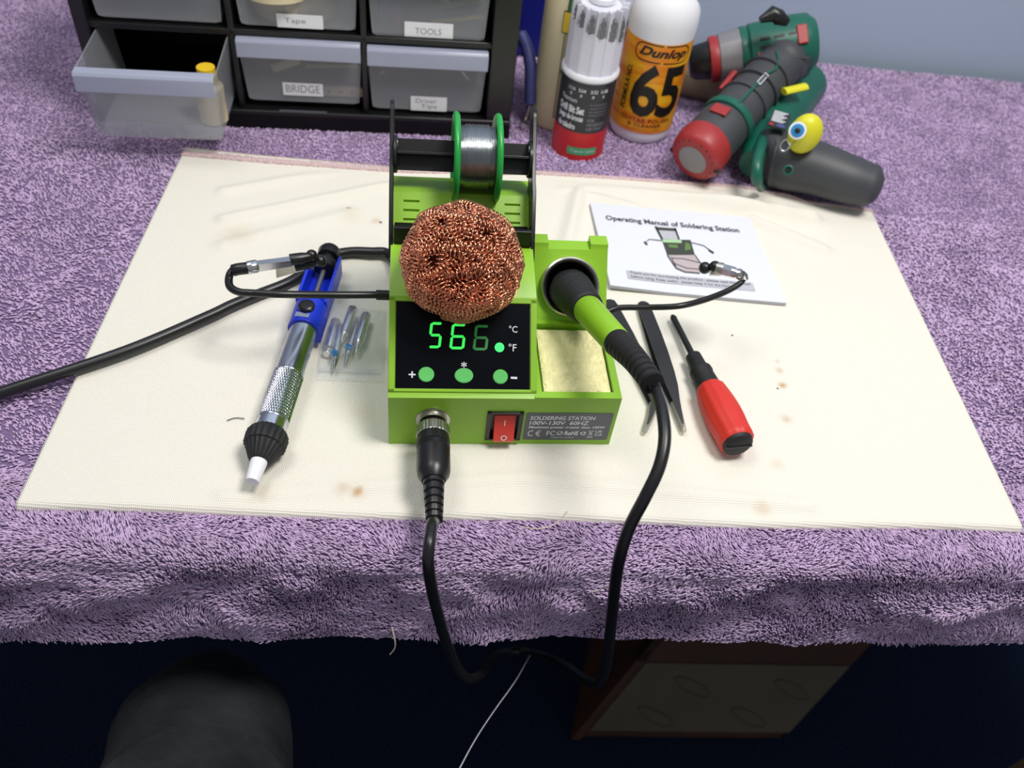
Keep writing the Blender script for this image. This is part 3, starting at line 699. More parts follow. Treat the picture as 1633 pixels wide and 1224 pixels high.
# flexible arms
def gooseneck(pts, r, m='black'):
    P = catmull(pts, 40); mb = MB(); out = [P[0]]; acc = 0; step = 0.0007
    for i in range(1, len(P)):
        d = (P[i] - P[i-1]).length
        while acc + d >= step:
            t = (step - acc) / d; q = P[i-1].lerp(P[i], t); out.append(q); d -= (step - acc); P[i-1] = q; acc = 0
        acc += d
    mb.tube(out, [r * (1.0 if k % 2 else 0.86) for k in range(len(out))], m, 10); return mb
zl = 0.066
Lp = [S(0.001, 0.093, 0.052), at(600, 470, 0.053), at(540, 470, 0.057), at(450, 469, zl), at(400, 467, zl), at(380, 465, zl), at(367, 457, zl), at(365, 444, zl), at(369, 433, zl + .002), at(377, 429, zl + .003), at(390, 428, zl + .004)]
arm = gooseneck(Lp, 0.0028).build('flexible_arm', ss, smooth=60)
mb = MB(); mb.tube([S(0.001, 0.093, 0.052), at(600, 470, 0.053)], 0.0036, 'black', 16); mb.build('sheath', arm)
mb = MB(); mb.tube(catmull([at(372, 431, zl + .003), at(380, 429, zl + .004), at(396, 427, zl + .004)], 4), 0.0042, 'black', 16)
a, b = at(394, 427, zl + .004), at(411, 424, zl + .004); mb.lathe(a, b - a, [(0, .0043), (.001, .0046), ((b-a).length - .001, .0046), ((b-a).length, .004)], 'chrome', 24)
clip_d = (at(500, 410, zl + .006) - b).normalized()
def jaw(mb, a, b, wd0, wd1, h0, h1, m, w_=None):
    d = (b - a).normalized(); sd = d.cross(V((0, 0, 1))).normalized(); u = sd.cross(d)
    vv = []
    for p, wd, h in ((a, wd0, h0), (b, wd1, h1)): vv += [p + sd * wd - u * h, p - sd * wd - u * h, p - sd * wd * .8 + u * h, p + sd * wd * .8 + u * h]
    mb.add(vv, [(0, 1, 2, 3), (7, 6, 5, 4), (0, 4, 5, 1), (1, 5, 6, 2), (2, 6, 7, 3), (3, 7, 4, 0)], m)
jaw(mb, b, at(465, 416, zl + .008), .0028, .0032, .003, .0022, 'chrome'); jaw(mb, at(440, 431, zl - .002), at(484, 426, zl - .003), .001, .0012, .0060, .002, 'steel')
mb.tube([at(462, 414, zl + .008), at(480, 412, zl + .008), at(494, 409, zl + .008)], [.0040, .0042, .0030], 'black', 16)
mb.tube([at(470, 426, zl - .002), at(490, 421, zl - .001), at(508, 416, zl)], [.0030, .0036, .0030], 'black', 16)
mb.ball(at(497, 407, zl + .008), .0041, 'black', 20); mb.ball(at(511, 416, zl + .001), .0044, 'black', 20)
mb.build('alligator_clip', arm, label='dark metal alligator clip with black rubber tips')
zr = 0.062
Rp = [S(XR - 0.002, 0.083, 0.047), at(985, 491, 0.05), at(1030, 490, .054), at(1080, 488, zr), at(1120, 479, zr), at(1155, 466, zr), at(1177, 454, zr + .002), at(1185, 445, zr + .004), at(1183, 437, zr + .006), at(1174, 433, zr + .007)]
arm = gooseneck(Rp, 0.0024).build('flexible_arm', ss, smooth=60)
mb = MB(); a, b = at(1182, 438, zr + .007), at(1150, 429, zr + .008); L = (b - a).length
mb.tube([at(1186, 447, zr + .004), at(1185, 440, zr + .006), a], .0036, 'steel', 16)
mb.lathe(a, b - a, [(0, .0036), (.0008, .0042), (.003, .0042), (.0034, .0036), (.0044, .0036), (.005, .0043), (L, .0044)], 'chrome', 24)
jaw(mb, at(1165, 432, zr + .010), at(1146, 427, zr + .011), .0036, .0036, .0022, .0026, 'chrome')
mb.tube([at(1152, 429, zr + .01), at(1141, 426, zr + .01)], [.0048, .0042], 'steel', 16); mb.tube([at(1150, 436, zr + .0), at(1132, 434, zr + .0)], [.0018, .0026], 'steel', 12)
mb.ball(at(1140, 425, zr + .010), .0044, 'black', 20); mb.ball(at(1124, 427, zr + .006), .0046, 'black', 20)
mb.build('alligator_clip', arm, label='bright chrome alligator clip with black ball tips')
# mains cord leaving the back of the station
cp = [S(0.006, 0.150, 0.012), at(622, 407, .007), at(590, 402, .006), at(555, 402, .0048), at(525, 409, .0046), at(495, 428, .0046), at(460, 450, .0048), at(410, 470, .005), at(370, 486, .006), at(330, 505, .006), at(200, 560, .006), at(20, 620, .004), at(-160, 680, -.001)]
MB().tube(catmull(cp, 10), 0.0042, 'black', 14).build('mains_cord', ss)

# ================================================================ SOLDERING IRON
P0 = hc - wN * 0.004; P1 = S(*(0.1495, -0.0505, 0.1196))
r_ = ray((1042, 610)); P1 = CAM + r_ * ((0.120 - H) / r_.z)
ir = thing('soldering_iron', 'lime green and black soldering iron resting in the steel ring with its cord', 'soldering iron', P0)
dI = (P1 - P0).normalized()
g0 = along(P0, P1, (938, 492)); g1 = along(P0, P1, (985, 545)); tg0 = (g0 - P0).length; tg1 = (g1 - P0).length; tE = (P1 - P0).length
mb = MB(); prf = [(-0.012, 0.0085), (0.0, 0.0130), (0.005, 0.0152), (0.011, 0.0155)]
n = 9
for i in range(n):
    t = 0.014 + (tg0 - 0.014) * i / n; r = 0.0150 - 0.0036 * i / n; prf += [(t, r), (t + .0008, r - .0004), (t + .0016, r)]
prf += [(tg0, 0.0108), (tg0 + .0004, .0085)]
mb.lathe(P0, dI, prf, 'blackmat', 40); mb.build('rubber_grip', ir, smooth=50)
mb = MB(); mb.lathe(P0, dI, [(tg0 - .002, .0080), (tg0, .0098), (tg0 + .001, .0101), (tg1 - .001, .0090), (tg1, .0085)], 'green', 48); mb.build('barrel', ir)
# strain relief with ribs, then the cord
cord_pts = [P1, at(1046, 622, .117), aty(1056, 655, .300), aty(1060, 700, .282), aty(1051, 745, .268), aty(1030, 790, .257), aty(1004, 840, .250), aty(988, 890, .244), aty(980, 940, .242), aty(974, 1000, .241), aty(968, 1050, .242), aty(962, 1078, .244), aty(952, 1090, .250), aty(935, 1084, .266), aty(905, 1063, .29), aty(870, 1046, .32), aty(830, 1037, .34), aty(795, 1042, .33), aty(775, 1058, .30), aty(771, 1070, .275), aty(760, 1079, .256), aty(745, 1081, .247), aty(730, 1066, .243), aty(714, 1030, .240), aty(700, 985, .240), aty(689, 940, .241), aty(683, 900, .244), aty(684, 872, .250), aty(687, 850, .2585), aty(689, 834, .268), S(0.0295, -0.079, 0.0248), S(0.0295, -0.072, 0.0260)]
MB().tube(catmull(cord_pts, 8), 0.0035, 'black', 14, upv=(1, 0, 0)).build('cord', ir, smooth=80)
def ribs(mb, pts, r0, r1, n, m, gap=0.80):
    P = catmull(pts, 16); rad = []; Q = []
    N = n * 8
    for i in range(N + 1):
        t = i / N; q = t * (len(P) - 1); k = min(int(q), len(P) - 2); Q.append(P[k].lerp(P[k+1], q - k)); ph = i % 8
        r = r0 + (r1 - r0) * t; rad.append(r * (gap if ph in (6, 7) else 1.0))
    mb.tube(Q, rad, m, 24)
mb = MB(); ribs(mb, [g1, g1.lerp(P1, .5) + V((0, 0, .0015)), P1 + V((0, 0, -.001))], .0089, .0066, 10, 'blackmat'); mb.build('strain_relief', ir, smooth=35)
mb = MB(); ribs(mb, [S(0.0293, -0.050, .0265), S(.0294, -.066, .0264), S(.0295, -.079, .0250)], .0068, .0052, 6, 'black', .82)
mb.lathe(S(0.0293, -0.006, 0.0265), dF, [(0, .0085), (.008, .0088), (.009, .0106), (.0165, .0109), (.017, .0103), (.0178, .0109), (.0186, .0103), (.0194, .0109), (.0202, .0103), (.021, .0109), (.036, .0108), (.040, .0102), (.0445, .0075), (.045, .006)], 'black', 40)
plug = mb.build('plug', ir, smooth=35, label='black round plug with ribbed neck')
mb = MB(); seg = 60; mb.lathe(S(0.0293, -0.0078, 0.0265), dF, [(0, .0098), (.0008, .0108), (.0075, .0108), (.0085, .0102), (.0095, .0097), (.0095, .0086)], 'steel', seg, ripple=(2, .03)); mb.build('knurled_ring', plug, smooth=20, label='knurled steel locking ring')

# ================================================================ DESOLDERING PUMP
zc = 0.0118
A_, B_ = at(402, 768, 0.0135), at(526, 405, .0195); dv = (B_ - A_).normalized(); side = dv.cross(V((0, 0, 1))).normalized()
dp = thing('desoldering_pump', 'aluminium and blue solder sucker lying left of the green station', 'desoldering pump', (A_.x, A_.y, 0))
T_ = lambda p: (along(A_, B_, p) - A_).length
t_n, t_cap0, t_cap1, t_k0, t_k1, t_b1, t_end = T_((410, 738)), T_((412, 732)), T_((432, 690)), T_((438, 672)), T_((462, 600)), T_((495, 515)), T_((524, 413))
mb = MB(); mb.lathe(A_, dv, [(0, .0030), (0, .0042), (.001, .0044), (t_n + .003, .0055)], 'whitep', 24); mb.build('nozzle', dp, label='white plastic nozzle')
mb = MB(); mb.lathe(A_, dv, [(t_cap0 - .001, .0058), (t_cap0 + .001, .0075), (t_cap1 - .0125, .0120), (t_cap1 - .0120, .0131), (t_cap1 - .004, .0134), (t_cap1 - .0025, .0128), (t_cap1, .0112)], 'blackmat', 72, ripple=(3, .05)); mb.build('front_cap', dp, smooth=25, label='black ribbed front cap')
mb = MB(); mb.lathe(A_, dv, [(t_cap1 - .002, .0100), (t_b1, .0100)], 'alu', 48)
barrel = mb.build('barrel', dp)
mb = MB(); NK = 40; nT = 48; L = t_k1 - t_k0       # diamond knurl band
for i in range(NK):
    for s_ in (-1, 1):
        pts = []
        for k in range(13):
            t = t_k0 + L * k / 12; a = 2 * math.pi * i / NK + s_ * 1.35 * k / 12
            u = V((0, 0, 1)); w_ = dv.cross(u).normalized(); u = w_.cross(dv)
            pts.append(A_ + dv * t + (u * math.cos(a) + w_ * math.sin(a)) * .0102)
        mb.tube(pts, .00034, 'alu', 4)
mb.lathe(A_, dv, [(t_k0 - .0015, .0101), (t_k0 - .0005, .0107), (t_k0 + .0005, .0101)], 'alu', 48, cap=False); mb.lathe(A_, dv, [(t_k1 - .0005, .0101), (t_k1 + .0005, .0107), (t_k1 + .0015, .0101)], 'alu', 48, cap=False)
mb.build('knurled_grip', dp, smooth=80, label='knurled aluminium grip band')
# blue housing: collar round the barrel and an open U channel
TH = frame(A_, side, V((0, 0, 1)), None); TH = Matrix(((side.x, 0, dv.x, A_.x), (side.y, 0, dv.y, A_.y), (side.z, 1, dv.z, A_.z), (0, 0, 0, 1)))
def arcpoly(r, n=16, bottom=-.0105):
    return [(r * math.cos(math.pi * i / n), r * math.sin(math.pi * i / n)) for i in range(n + 1)] + [(-r, bottom), (r, bottom)]
mb = MB(); mb.prism(arcpoly(.0118), t_b1 - .0095, t_b1 + .016, 'blue', TH)
ucut = [(.0118, -.0105), (.0118, .0075), (.0095, .0075), (.0095, -.0085), (-.0095, -.0085), (-.0095, .0075), (-.0118, .0075), (-.0118, -.0105)]
mb.prism(ucut, t_b1 + .016, t_end - .004, 'blue', TH); hs = mb.build('housing', dp, smooth=30, bevel=.0006, fixn=True, label='blue plastic housing with open channel')
mb = MB(); c = A_ + dv * (t_b1 + .004) + V((0, 0, .0112)); mb.lathe(c, (0, 0, 1), [(0, .0060), (.0022, .0060), (.0032, .0050), (.0036, .003), (.0036, 0)], 'black', 28); mb.build('release_button', dp, label='black release button')
mb = MB(); c = A_ + dv * (t_b1 - .0050) + V((0, 0, .0112)); Tn = Matrix(((side.x, dv.x, 0, c.x), (side.y, dv.y, 0, c.y), (0, 0, 1, c.z), (0, 0, 0, 1))); mb.box((-.006, -.002, -.001), (.004, .0025, .001), 'alu', Tn); mb.build('catch', dp)
mb = MB(); mb.lathe(A_ + V((0, 0, .001)), dv, [(t_b1 + .010, .0020), (t_end + .004, .0020)], 'rodgrey', 16); mb.build('plunger_rod', dp, label='grey metal plunger rod')
mb = MB(); mb.lathe(A_ + V((0, 0, .0015)), dv, [(t_end - .016, .0040), (t_end - .014, .0080), (t_end - .006, .0080), (t_end - .004, .0055), (t_end - .001, .0055), (t_end + .000, .0086), (t_end + .006, .0092), (t_end + .009, .0078), (t_end + .009, 0)], 'black', 36); mb.build('plunger_knob', dp, smooth=50)

# ================================================================ BAG OF TIPS
bq = [at(503, 607), at(612, 610), at(617, 497), at(520, 484)]
tbg = thing('zip_bag', 'small clear plastic zip bag between the blue pump and the station', 'bag', at(560, 550))
def bag_pt(u, v, top):
    p = bq[0].lerp(bq[1], u).lerp(bq[3].lerp(bq[2], u), v); e = min(1, min(u, 1 - u, max(0, v - .12), 1 - v) * 5); e = max(0, e)
    z = (.0118 * math.sin(e * math.pi / 2) + .0012 * noise.noise(V((u * 7, v * 7, 1)))) * (1 - .25 * u) if top else .0004
    return V((p.x, p.y, max(.0008 if top else 0, z + (.0014 if top else 0))))
mb = MB(); n = 30
for top in (1, 0):
    vv = [bag_pt(i / n, j / n, top) for i in range(n + 1) for j in range(n + 1)]; fs = [(i*(n+1)+j, (i+1)*(n+1)+j, (i+1)*(n+1)+j+1, i*(n+1)+j+1) for i in range(n) for j in range(n)]
    mb.add(vv, fs, 'bag')
mb.build('film', tbg, smooth=80)
mb = MB()
for v_ in (.105, .13): mb.tube([bag_pt(.03 + .9 * i / 20, v_, 1) + V((0, 0, .0005)) for i in range(21)], .0004, 'bagrib', 6)
mb.build('zip_seal', tbg)
mb = MB()
for X, Y in ((533, 562), (555, 553)):
    p = at(X, Y, .0115)
    for k in range(7):
        a = k * 1.1; mb.tube([p + V((.0030 * math.cos(a), .0030 * math.sin(a) * .9, 0)), p + V((-.0022 * math.cos(a + .6), .0032 * math.sin(a + 1), .0001))], .00045, 'eyeblue', 4)
mb.build('blue_print', tbg, label='small blue printed marks')
tips = [((536, 512), (525, 556), .0033, 1, 'in the bag nearest the blue pump, with a shiny rounded end'), ((563, 492), (549, 533), .0031, 0, 'in the bag sticking out furthest towards the back'), ((543, 520), (535, 572), .0026, 0, 'in the bag between the ball ended tip and the longest one'), ((570, 514), (555, 566), .0022, 0, 'in the bag, thinnest of the set, beside the rightmost tip'), ((584, 502), (572, 545), .0032, 0, 'in the bag closest to the green station')]
for (a, b, r, bl, lab) in tips:
    r *= 1.25; z = r + .0006 + (.003 if r > .003 and not bl else 0); A1 = at(*a, z); B1 = at(*b, z); d = B1 - A1; L = d.length
    t = thing('soldering_tip', 'silver soldering tip ' + lab, 'soldering tip', A1, 0, 'soldering tips in the zip bag')
    MB().lathe(A1, d, [(0, r * .5), (0, r * .92), (.0006, r), (L * .9, r), (L, r * .92)], 'alu', 20).build('sleeve', t)
    mb = MB()
    if bl: mb.lathe(A1, d, [(L, .0022), (L + .0015, .0036), (L + .0035, .0041), (L + .006, .0034), (L + .0068, .0012)], 'chrome', 20)
    else: mb.lathe(A1, d, [(L, r * .8), (L + .002, r * .62), (L + .006, r * .5), (L + .011, .0005)], 'chrome', 16)
    mb.build('point', t)

# ================================================================ MANUAL
BL, BRr, FRr = at(940, 328), at(1193, 352), at(1252, 488); FL = BL + FRr - BRr
mn = thing('instruction_booklet', 'white paper soldering station manual lying behind the station', 'booklet', (BL + FRr) / 2)
def bk(u, v, z=0):       # u right, v towards the back
    p = FL.lerp(FRr, u).lerp(BL.lerp(BRr, u), v); c = .0022 * max(0, 1 - u * 3) * (1 - v) ** 1; return V((p.x, p.y, z + c + .0006))
class BT:
    def __matmul__(s, v): return bk(v.x, v.y, .0033 + v.z)
BT = BT()
mb = MB(); n = 24
def sheet(z0, z1, m, du=0):
    vv = []; fs = []
    for i in range(n + 1):
        for j in range(2): vv += [bk(i / n + du, j, z0), bk(i / n + du, j, z1)]
    for i in range(n):
        a = i * 4; b = a + 4
        fs += [(a + 1, b + 1, b + 3, a + 3), (a, a + 2, b + 2, b), (a, b, b + 1, a + 1), (a + 2, a + 3, b + 3, b + 2)]
    fs += [(0, 1, 3, 2), (n*4, n*4+2, n*4+3, n*4+1)]; mb.add(vv, fs, m)
sheet(0, .0026, 'paperedge'); mb.build('pages', mn, smooth=0)
mb = MB(); sheet(.0027, .0031, 'paper', .0); cov = mb.build('cover', mn, smooth=0)
# print: photo point -> booklet uv
e1 = FRr - FL; e2 = BL - FL; det = e1.x * e2.y - e1.y * e2.x
def BU(X, Y):
    p = at(X, Y, .0037) - FL; return ((p.x * e2.y - p.y * e2.x) / det, (e1.x * p.y - e1.y * p.x) / det)
mb = MB()
a = BU(966, 349); b = BU(1176, 362); h = .062
text(mb, 'Operating Manual of Soldering Station', a[0], a[1] - .035, b[0], a[1] + h - .02, 'ink', BT, .0002, bold=.025)
bb = [BU(998, 434), BU(1200, 452), BU(1203, 463), BU(1000, 446)]; y0 = min(p[1] for p in bb); y1 = max(p[1] for p in bb); x0, x1 = bb[0][0], bb[1][0]; ym = (bb[0][1] + bb[2][1]) / 2
q_ = rrect(x0, ym - .048, x1, ym + .048, .012); v_, f_ = slice_flat(q_, [tuple(range(len(q_)))], .04); mb.add([BT @ V((a_, b_, .0002)) for a_, b_ in v_], f_, 'inkband')
text(mb, 'Thank you for purchasing this product , please read the manual', x0 + .02, ym + .006, x1 - .02, ym + .038, 'ink', BT, .0004); text(mb, 'before using. Keep useful , please keep it for the future.', x0 + .02, ym - .038, x1 - .12, ym - .006, 'ink', BT, .0004)
def bpoly(pts, m, w_=.0002): 
    q = [BU(*p) for p in pts]; ar = sum(q[i][0] * q[(i+1) % len(q)][1] - q[(i+1) % len(q)][0] * q[i][1] for i in range(len(q)))
    q = q if ar > 0 else q[::-1]; v_, f_ = slice_flat(q, [tuple(range(len(q)))], .04); mb.add([BT @ V((a_, b_, w_)) for a_, b_ in v_], f_, m)
def bline(pts, wd, m, w_=.0003):
    for p, q in zip(pts, pts[1:]):
        d = (V(q) - V(p)).normalized(); n_ = V((-d.y, d.x)) * wd; bpoly([V(p) - n_, V(q) - n_, V(q) + n_, V(p) + n_], m, w_)
bpoly([(1045, 361), (1077, 364), (1083, 383), (1056, 381)], 'inkband'); bline([(1045, 361), (1056, 382)], 1.6, 'inkdark'); bline([(1076, 364), (1083, 383)], 1.6, 'inkdark'); bline([(1047, 365), (1078, 367)], 2.2, 'inkdark')
bpoly([(1055, 382), (1101, 383), (1108, 407), (1064, 407)], 'inkdark', .0003); bpoly([(1056, 382), (1086, 383), (1087, 388), (1057, 387)], 'inkpale', .0004); bpoly([(1065, 390), (1080, 391), (1081, 396), (1067, 395)], 'inkgreen', .0004); bpoly([(1093, 387), (1099, 389), (1102, 398), (1092, 400)], 'inkgreen', .0004)
bpoly([(1064, 407), (1108, 407), (1122, 427), (1116, 436), (1090, 434), (1078, 428)], 'inkpink', .0002)
bline([(1064, 407), (1078, 428), (1092, 434), (1116, 436)], .9, 'ink'); bline([(1108, 407), (1122, 427)], .9, 'ink'); bline([(1072, 412), (1090, 413), (1118, 420)], .7, 'ink'); bline([(1074, 420), (1095, 428), (1118, 430)], .7, 'ink'); bline([(1070, 410), (1078, 426)], .7, 'ink')
bline([(1055, 384), (1035, 382), (1029, 388)], .6, 'ink'); bline([(1027, 386), (1032, 391)], 1.5, 'inkdark'); bline([(1102, 387), (1122, 392), (1137, 403)], .6, 'ink'); bline([(1130, 399), (1138, 404)], 1.5, 'inkdark')
mb.build('cover_print', cov, smooth=0, label='printed title and picture of a soldering station')

# ================================================================ TWEEZERS
def tweezers(path, lab):
    P = [at(*p, .003) for p in path]; A1 = P[0]; P = catmull(P, 10); seg = [0]
    for i in range(1, len(P)): seg.append(seg[-1] + (P[i] - P[i-1]).length)
    L = seg[-1]
    def pos(x):
        x = max(0, min(L, x)); i = max(k for k in range(len(P)) if seg[k] <= x + 1e-9); i = min(i, len(P) - 2)
        d = (P[i+1] - P[i]).normalized(); return P[i] + d * (x - seg[i]), d
    t = thing('tweezers', lab, 'tweezers', (A1.x, A1.y, 0), 0, 'black tweezers beside the station')
    def blade(z0, z1):
        mb = MB(); st = [(0, .0016, 0), (.002, .0044, 0), (.008, .0054, .05), (.3 * L, .0056, .8), (.45 * L, .0056, 1), (.60 * L, .0054, 1), (.70 * L, .0045, 1), (.80 * L, .0026, .8), (.88 * L, .0016, .6), (.94 * L, .0009, .4), (L * .97, .0004, .25)]
        vv = []; fs = []
        for x, wd, k in st:
            z = z0 + (z1 - z0) * k; c, d = pos(x); s_ = d.cross(V((0, 0, 1))).normalized()
            for a in (-1, 1): vv += [c + s_ * (a * wd) + V((0, 0, z - .0005 - c.z)), c + s_ * (a * wd) + V((0, 0, z + .0006 - c.z))]
        for i in range(len(st) - 1):
            a = i * 4; b = a + 4; fs += [(a, b, b + 1, a + 1), (a + 2, a + 3, b + 3, b + 2), (a + 1, b + 1, b + 3, a + 3), (a, a + 2, b + 2, b)]
        fs += [(0, 1, 3, 2), (len(vv)-4, len(vv)-2, len(vv)-1, len(vv)-3)]; mb.add(vv, fs, 'blacktool'); return mb.build('blade', t, smooth=30)
    blade(.0032, .0014); blade(.0046, .0086)
    mb = MB(); pts = [pos(L * k)[0] + V((0, 0, .0012)) for k in (.80, .86, .92, .97, .99, 1)]; mb.tube(pts, [.0036, .0031, .0026, .0022, .0018, .0006], 'clearcap', 20, cap=False); mb.build('tip_guard', t, label='clear plastic tip guard')
tweezers([(1024, 483), (1046, 552), (1068, 620), (1091, 691)], 'black tweezers with clear tip guard, the pair nearest the red screwdriver')
tweezers([(970, 480), (1000, 545), (1036, 625), (1041, 652), (1027, 691)], 'black tweezers mostly hidden behind the iron, the pair nearest the station')
# ================================================================ SCREWDRIVER
A1, B1 = at(1072, 503, .006), at(1176, 706, .0150); d = (B1 - A1).normalized(); L = (B1 - A1).length
sd_ = thing('screwdriver', 'red handled screwdriver with black shaft lying right of the tweezers', 'screwdriver', (A1.x, A1.y, 0))
tt = lambda p: (along(A1, B1, p) - A1).length
ts, tc_, th = tt((1106, 568)), tt((1120, 595)), tt((1133, 618))
MB().lathe(A1, d, [(0, .0014), (.003, .0028), (.006, .0026), (ts + .003, .0026)], 'black', 20).build('shaft', sd_)
mb = MB(); mb.lathe(A1, d, [(ts - .001, .0048), (ts, .0060), (tc_ - .004, .0066), (tc_ - .003, .0085), (tc_, .0088), (tc_ + .002, .0082), (th - .001, .0090), (th + .003, .0090)], 'blackmat', 32); mb.build('collar', sd_, smooth=40)
mb = MB(); seg = 48; hp = []
for i in range(25):
    t = i / 24; r = .0108 + .0028 * math.sin(min(1, t * 1.25) * math.pi * .72) - (.0018 if t > .97 else 0) - (.001 if t < .03 else 0); hp.append((th + (L - th) * t, r))
mb.lathe(A1, d, hp, 'red', seg, ripple=(4, -.045)); mb.build('handle', sd_, smooth=50, label='red rubber handle with moulded grooves')
mb = MB(); mb.lathe(A1, d, [(L - .001, .0112), (L + .002, .0105), (L + .0035, .0085), (L + .0036, 0)], 'blackmat', 36); mb.box((-.0095, -.0006, 0), (.0095, .0006, .0042), 'black', Matrix.Translation(A1 + d * L) @ d.to_track_quat('Z', 'Y').to_matrix().to_4x4()); mb.build('end_cap', sd_, label='black end cap')

# ================================================================ DRAWER CABINET
CO = at(357, 203, ZP); CYAW = math.radians(4.65)
cab = thing('drawer_cabinet', 'black drawer cabinet with translucent labelled drawers at the back left', 'cabinet', CO, CYAW)
CM = FR[cab.name]
X0, X1, ZT, DP = -0.115, 0.281, 0.185, 0.135
mb = MB()
mb.box((X0, 0.0, 0), (X1, DP, 0.017), 'black'); mb.box((X0, DP - .003, 0), (X1, DP, ZT), 'black'); mb.box((X0, .006, ZT - .008), (X1, DP, ZT), 'black')
mb.box((0.2565, 0.004, 0), (X1, DP, ZT), 'black'); mb.box((X0, 0.004, 0), (X0 + .012, DP, ZT), 'black')
for x in (0.0190, 0.1375): mb.box((x - .0028, .008, 0), (x + .0028, DP, ZT), 'black')
for z in (0.0925,): mb.box((X0, .008, z - .003), (X1, DP, z + .003), 'black')
mb.box((X0, 0, 0.0), (X1, .004, .0195), 'black')
mb.build('frame', cab, local=True, bevel=.0012)
mb = MB(); mb.box((.055, .0005, .0165), (.100, .0035, .0200), 'labelgrey'); mb.build('handle_strip', cab, local=True)
CMT = CM
def drawer(x0, x1, z0, z1, y0=.012, note=None, txt=None, lip=True):
    """x0..x1 at the top, tapering to the bottom"""
    mb = MB(); tp = .0045; dl = .11
    vv = lambda y: [V((x0 + tp, y, z0)), V((x1 - tp, y, z0)), V((x1, y, z1)), V((x0, y, z1))]
    th_ = .0014
    def slab(a, b): mb.add([CMT @ v for v in a + b], [(0, 1, 2, 3), (7, 6, 5, 4), (0, 4, 5, 1), (1, 5, 6, 2), (2, 6, 7, 3), (3, 7, 4, 0)], 'drawerpl')
    poly = rrect(0, 0, 1, 1, .06, 4)
    fpoly = [(x0 + tp * (1 - v) + u * (x1 - x0 - 2 * tp * (1 - v)), z0 + v * (z1 - z0)) for u, v in poly]
    Tf = CMT @ frame((0, y0, 0), (1, 0, 0), (0, 0, 1))
    mb.prism(fpoly, -th_, 0, 'drawerpl', Tf)
    slab([V((x0 + tp, y0 + .002, z0)), V((x1 - tp, y0 + .002, z0)), V((x1 - tp, y0 + dl, z0)), V((x0 + tp, y0 + dl, z0))], [v + V((0, 0, th_)) for v in (V((x0 + tp, y0 + .002, z0)), V((x1 - tp, y0 + .002, z0)), V((x1 - tp, y0 + dl, z0)), V((x0 + tp, y0 + dl, z0)))])
    for xa, xb, sg_ in ((x0, x0 + tp, 1), (x1, x1 - tp, -1)):
        a = [V((xb, y0 + .002, z0)), V((xb, y0 + dl, z0)), V((xa, y0 + dl, z1)), V((xa, y0 + .002, z1))]; slab(a, [v + V((sg_ * th_, 0, 0)) for v in a])
    dr = mb.build('drawer', cab, smooth=30, fixn=True)
    if lip:
        mb = MB(); pl = [(0, 0), (0, -.0035), (-.010, -.0035), (-.0112, -.005), (-.0112, -.0175), (-.0098, -.0175), (-.0098, -.006), (-.002, -.005), (0, -.004)]
        pl = [(y0 + u, z1 + .002 + v) for u, v in [(0, 0), (-.009, 0), (-.0112, -.0025), (-.0118, -.0165), (-.0104, -.0170), (-.0098, -.0035), (-.0085, -.0016), (0, -.0016)]]
        mb.prism(pl, x0 + .001, x1 - .001, 'drawerlip', CMT @ YZ); mb.build('pull_lip', dr, smooth=50, bevel=.0005, fixn=True)
    if note:
        nx0, nz0, nx1, nz1 = note; mb = MB(); mb.prism(rrect(nx0, nz0, nx1, nz1, .0008), .0002, .0005, 'note', Tf)
        for s_, (a, b, c, e) in txt: text(mb, s_, nx0 + a * (nx1 - nx0), nz0 + b * (nz1 - nz0), nx0 + c * (nx1 - nx0), nz0 + e * (nz1 - nz0), 'pencil', Tf, .0007, bold=-.006)
        mb.build('paper_label', dr, smooth=0, label='white paper label with handwriting ' + ' '.join(s_ for s_, _ in txt))
    return dr
def cyy(p, y=.012):
    r = ray(p); n = CM.to_3x3() @ V((0, 1, 0)); t = ((CM @ V((0, y, 0)) - CAM).dot(n)) / r.dot(n); q = CM.inverted() @ (CAM + r * t); return q
def nrect(a, b, y=.0117):
    p, q = cyy(a, y), cyy(b, y); return (min(p.x, q.x), min(p.z, q.z), max(p.x, q.x), max(p.z, q.z))
drawer(.0235, .1345, .0985, .165, note=nrect((440, 21), (516, 47)), txt=[('Tape', (.17, .25, .62, .72))])
drawer(.1410, .2540, .0955, .165, note=nrect((645, 34), (722, 62)), txt=[('TOOLS', (.22, .22, .76, .62))])
drawer(.0215, .1355, .0245, .0875, note=nrect((450, 131), (516, 154)), txt=[('BRIDGE', (.08, .25, .92, .85))])
drawer(.1395, .2550, .0215, .0855, note=nrect((655, 153), (712, 178)), txt=[('Driver', (.14, .55, .72, .88)), ('Tips', (.28, .12, .72, .48))])
drawer(-.100, .0155, .0985, .165)
drawer(-.100, .0155, .0245, .0875, y0=-.062)
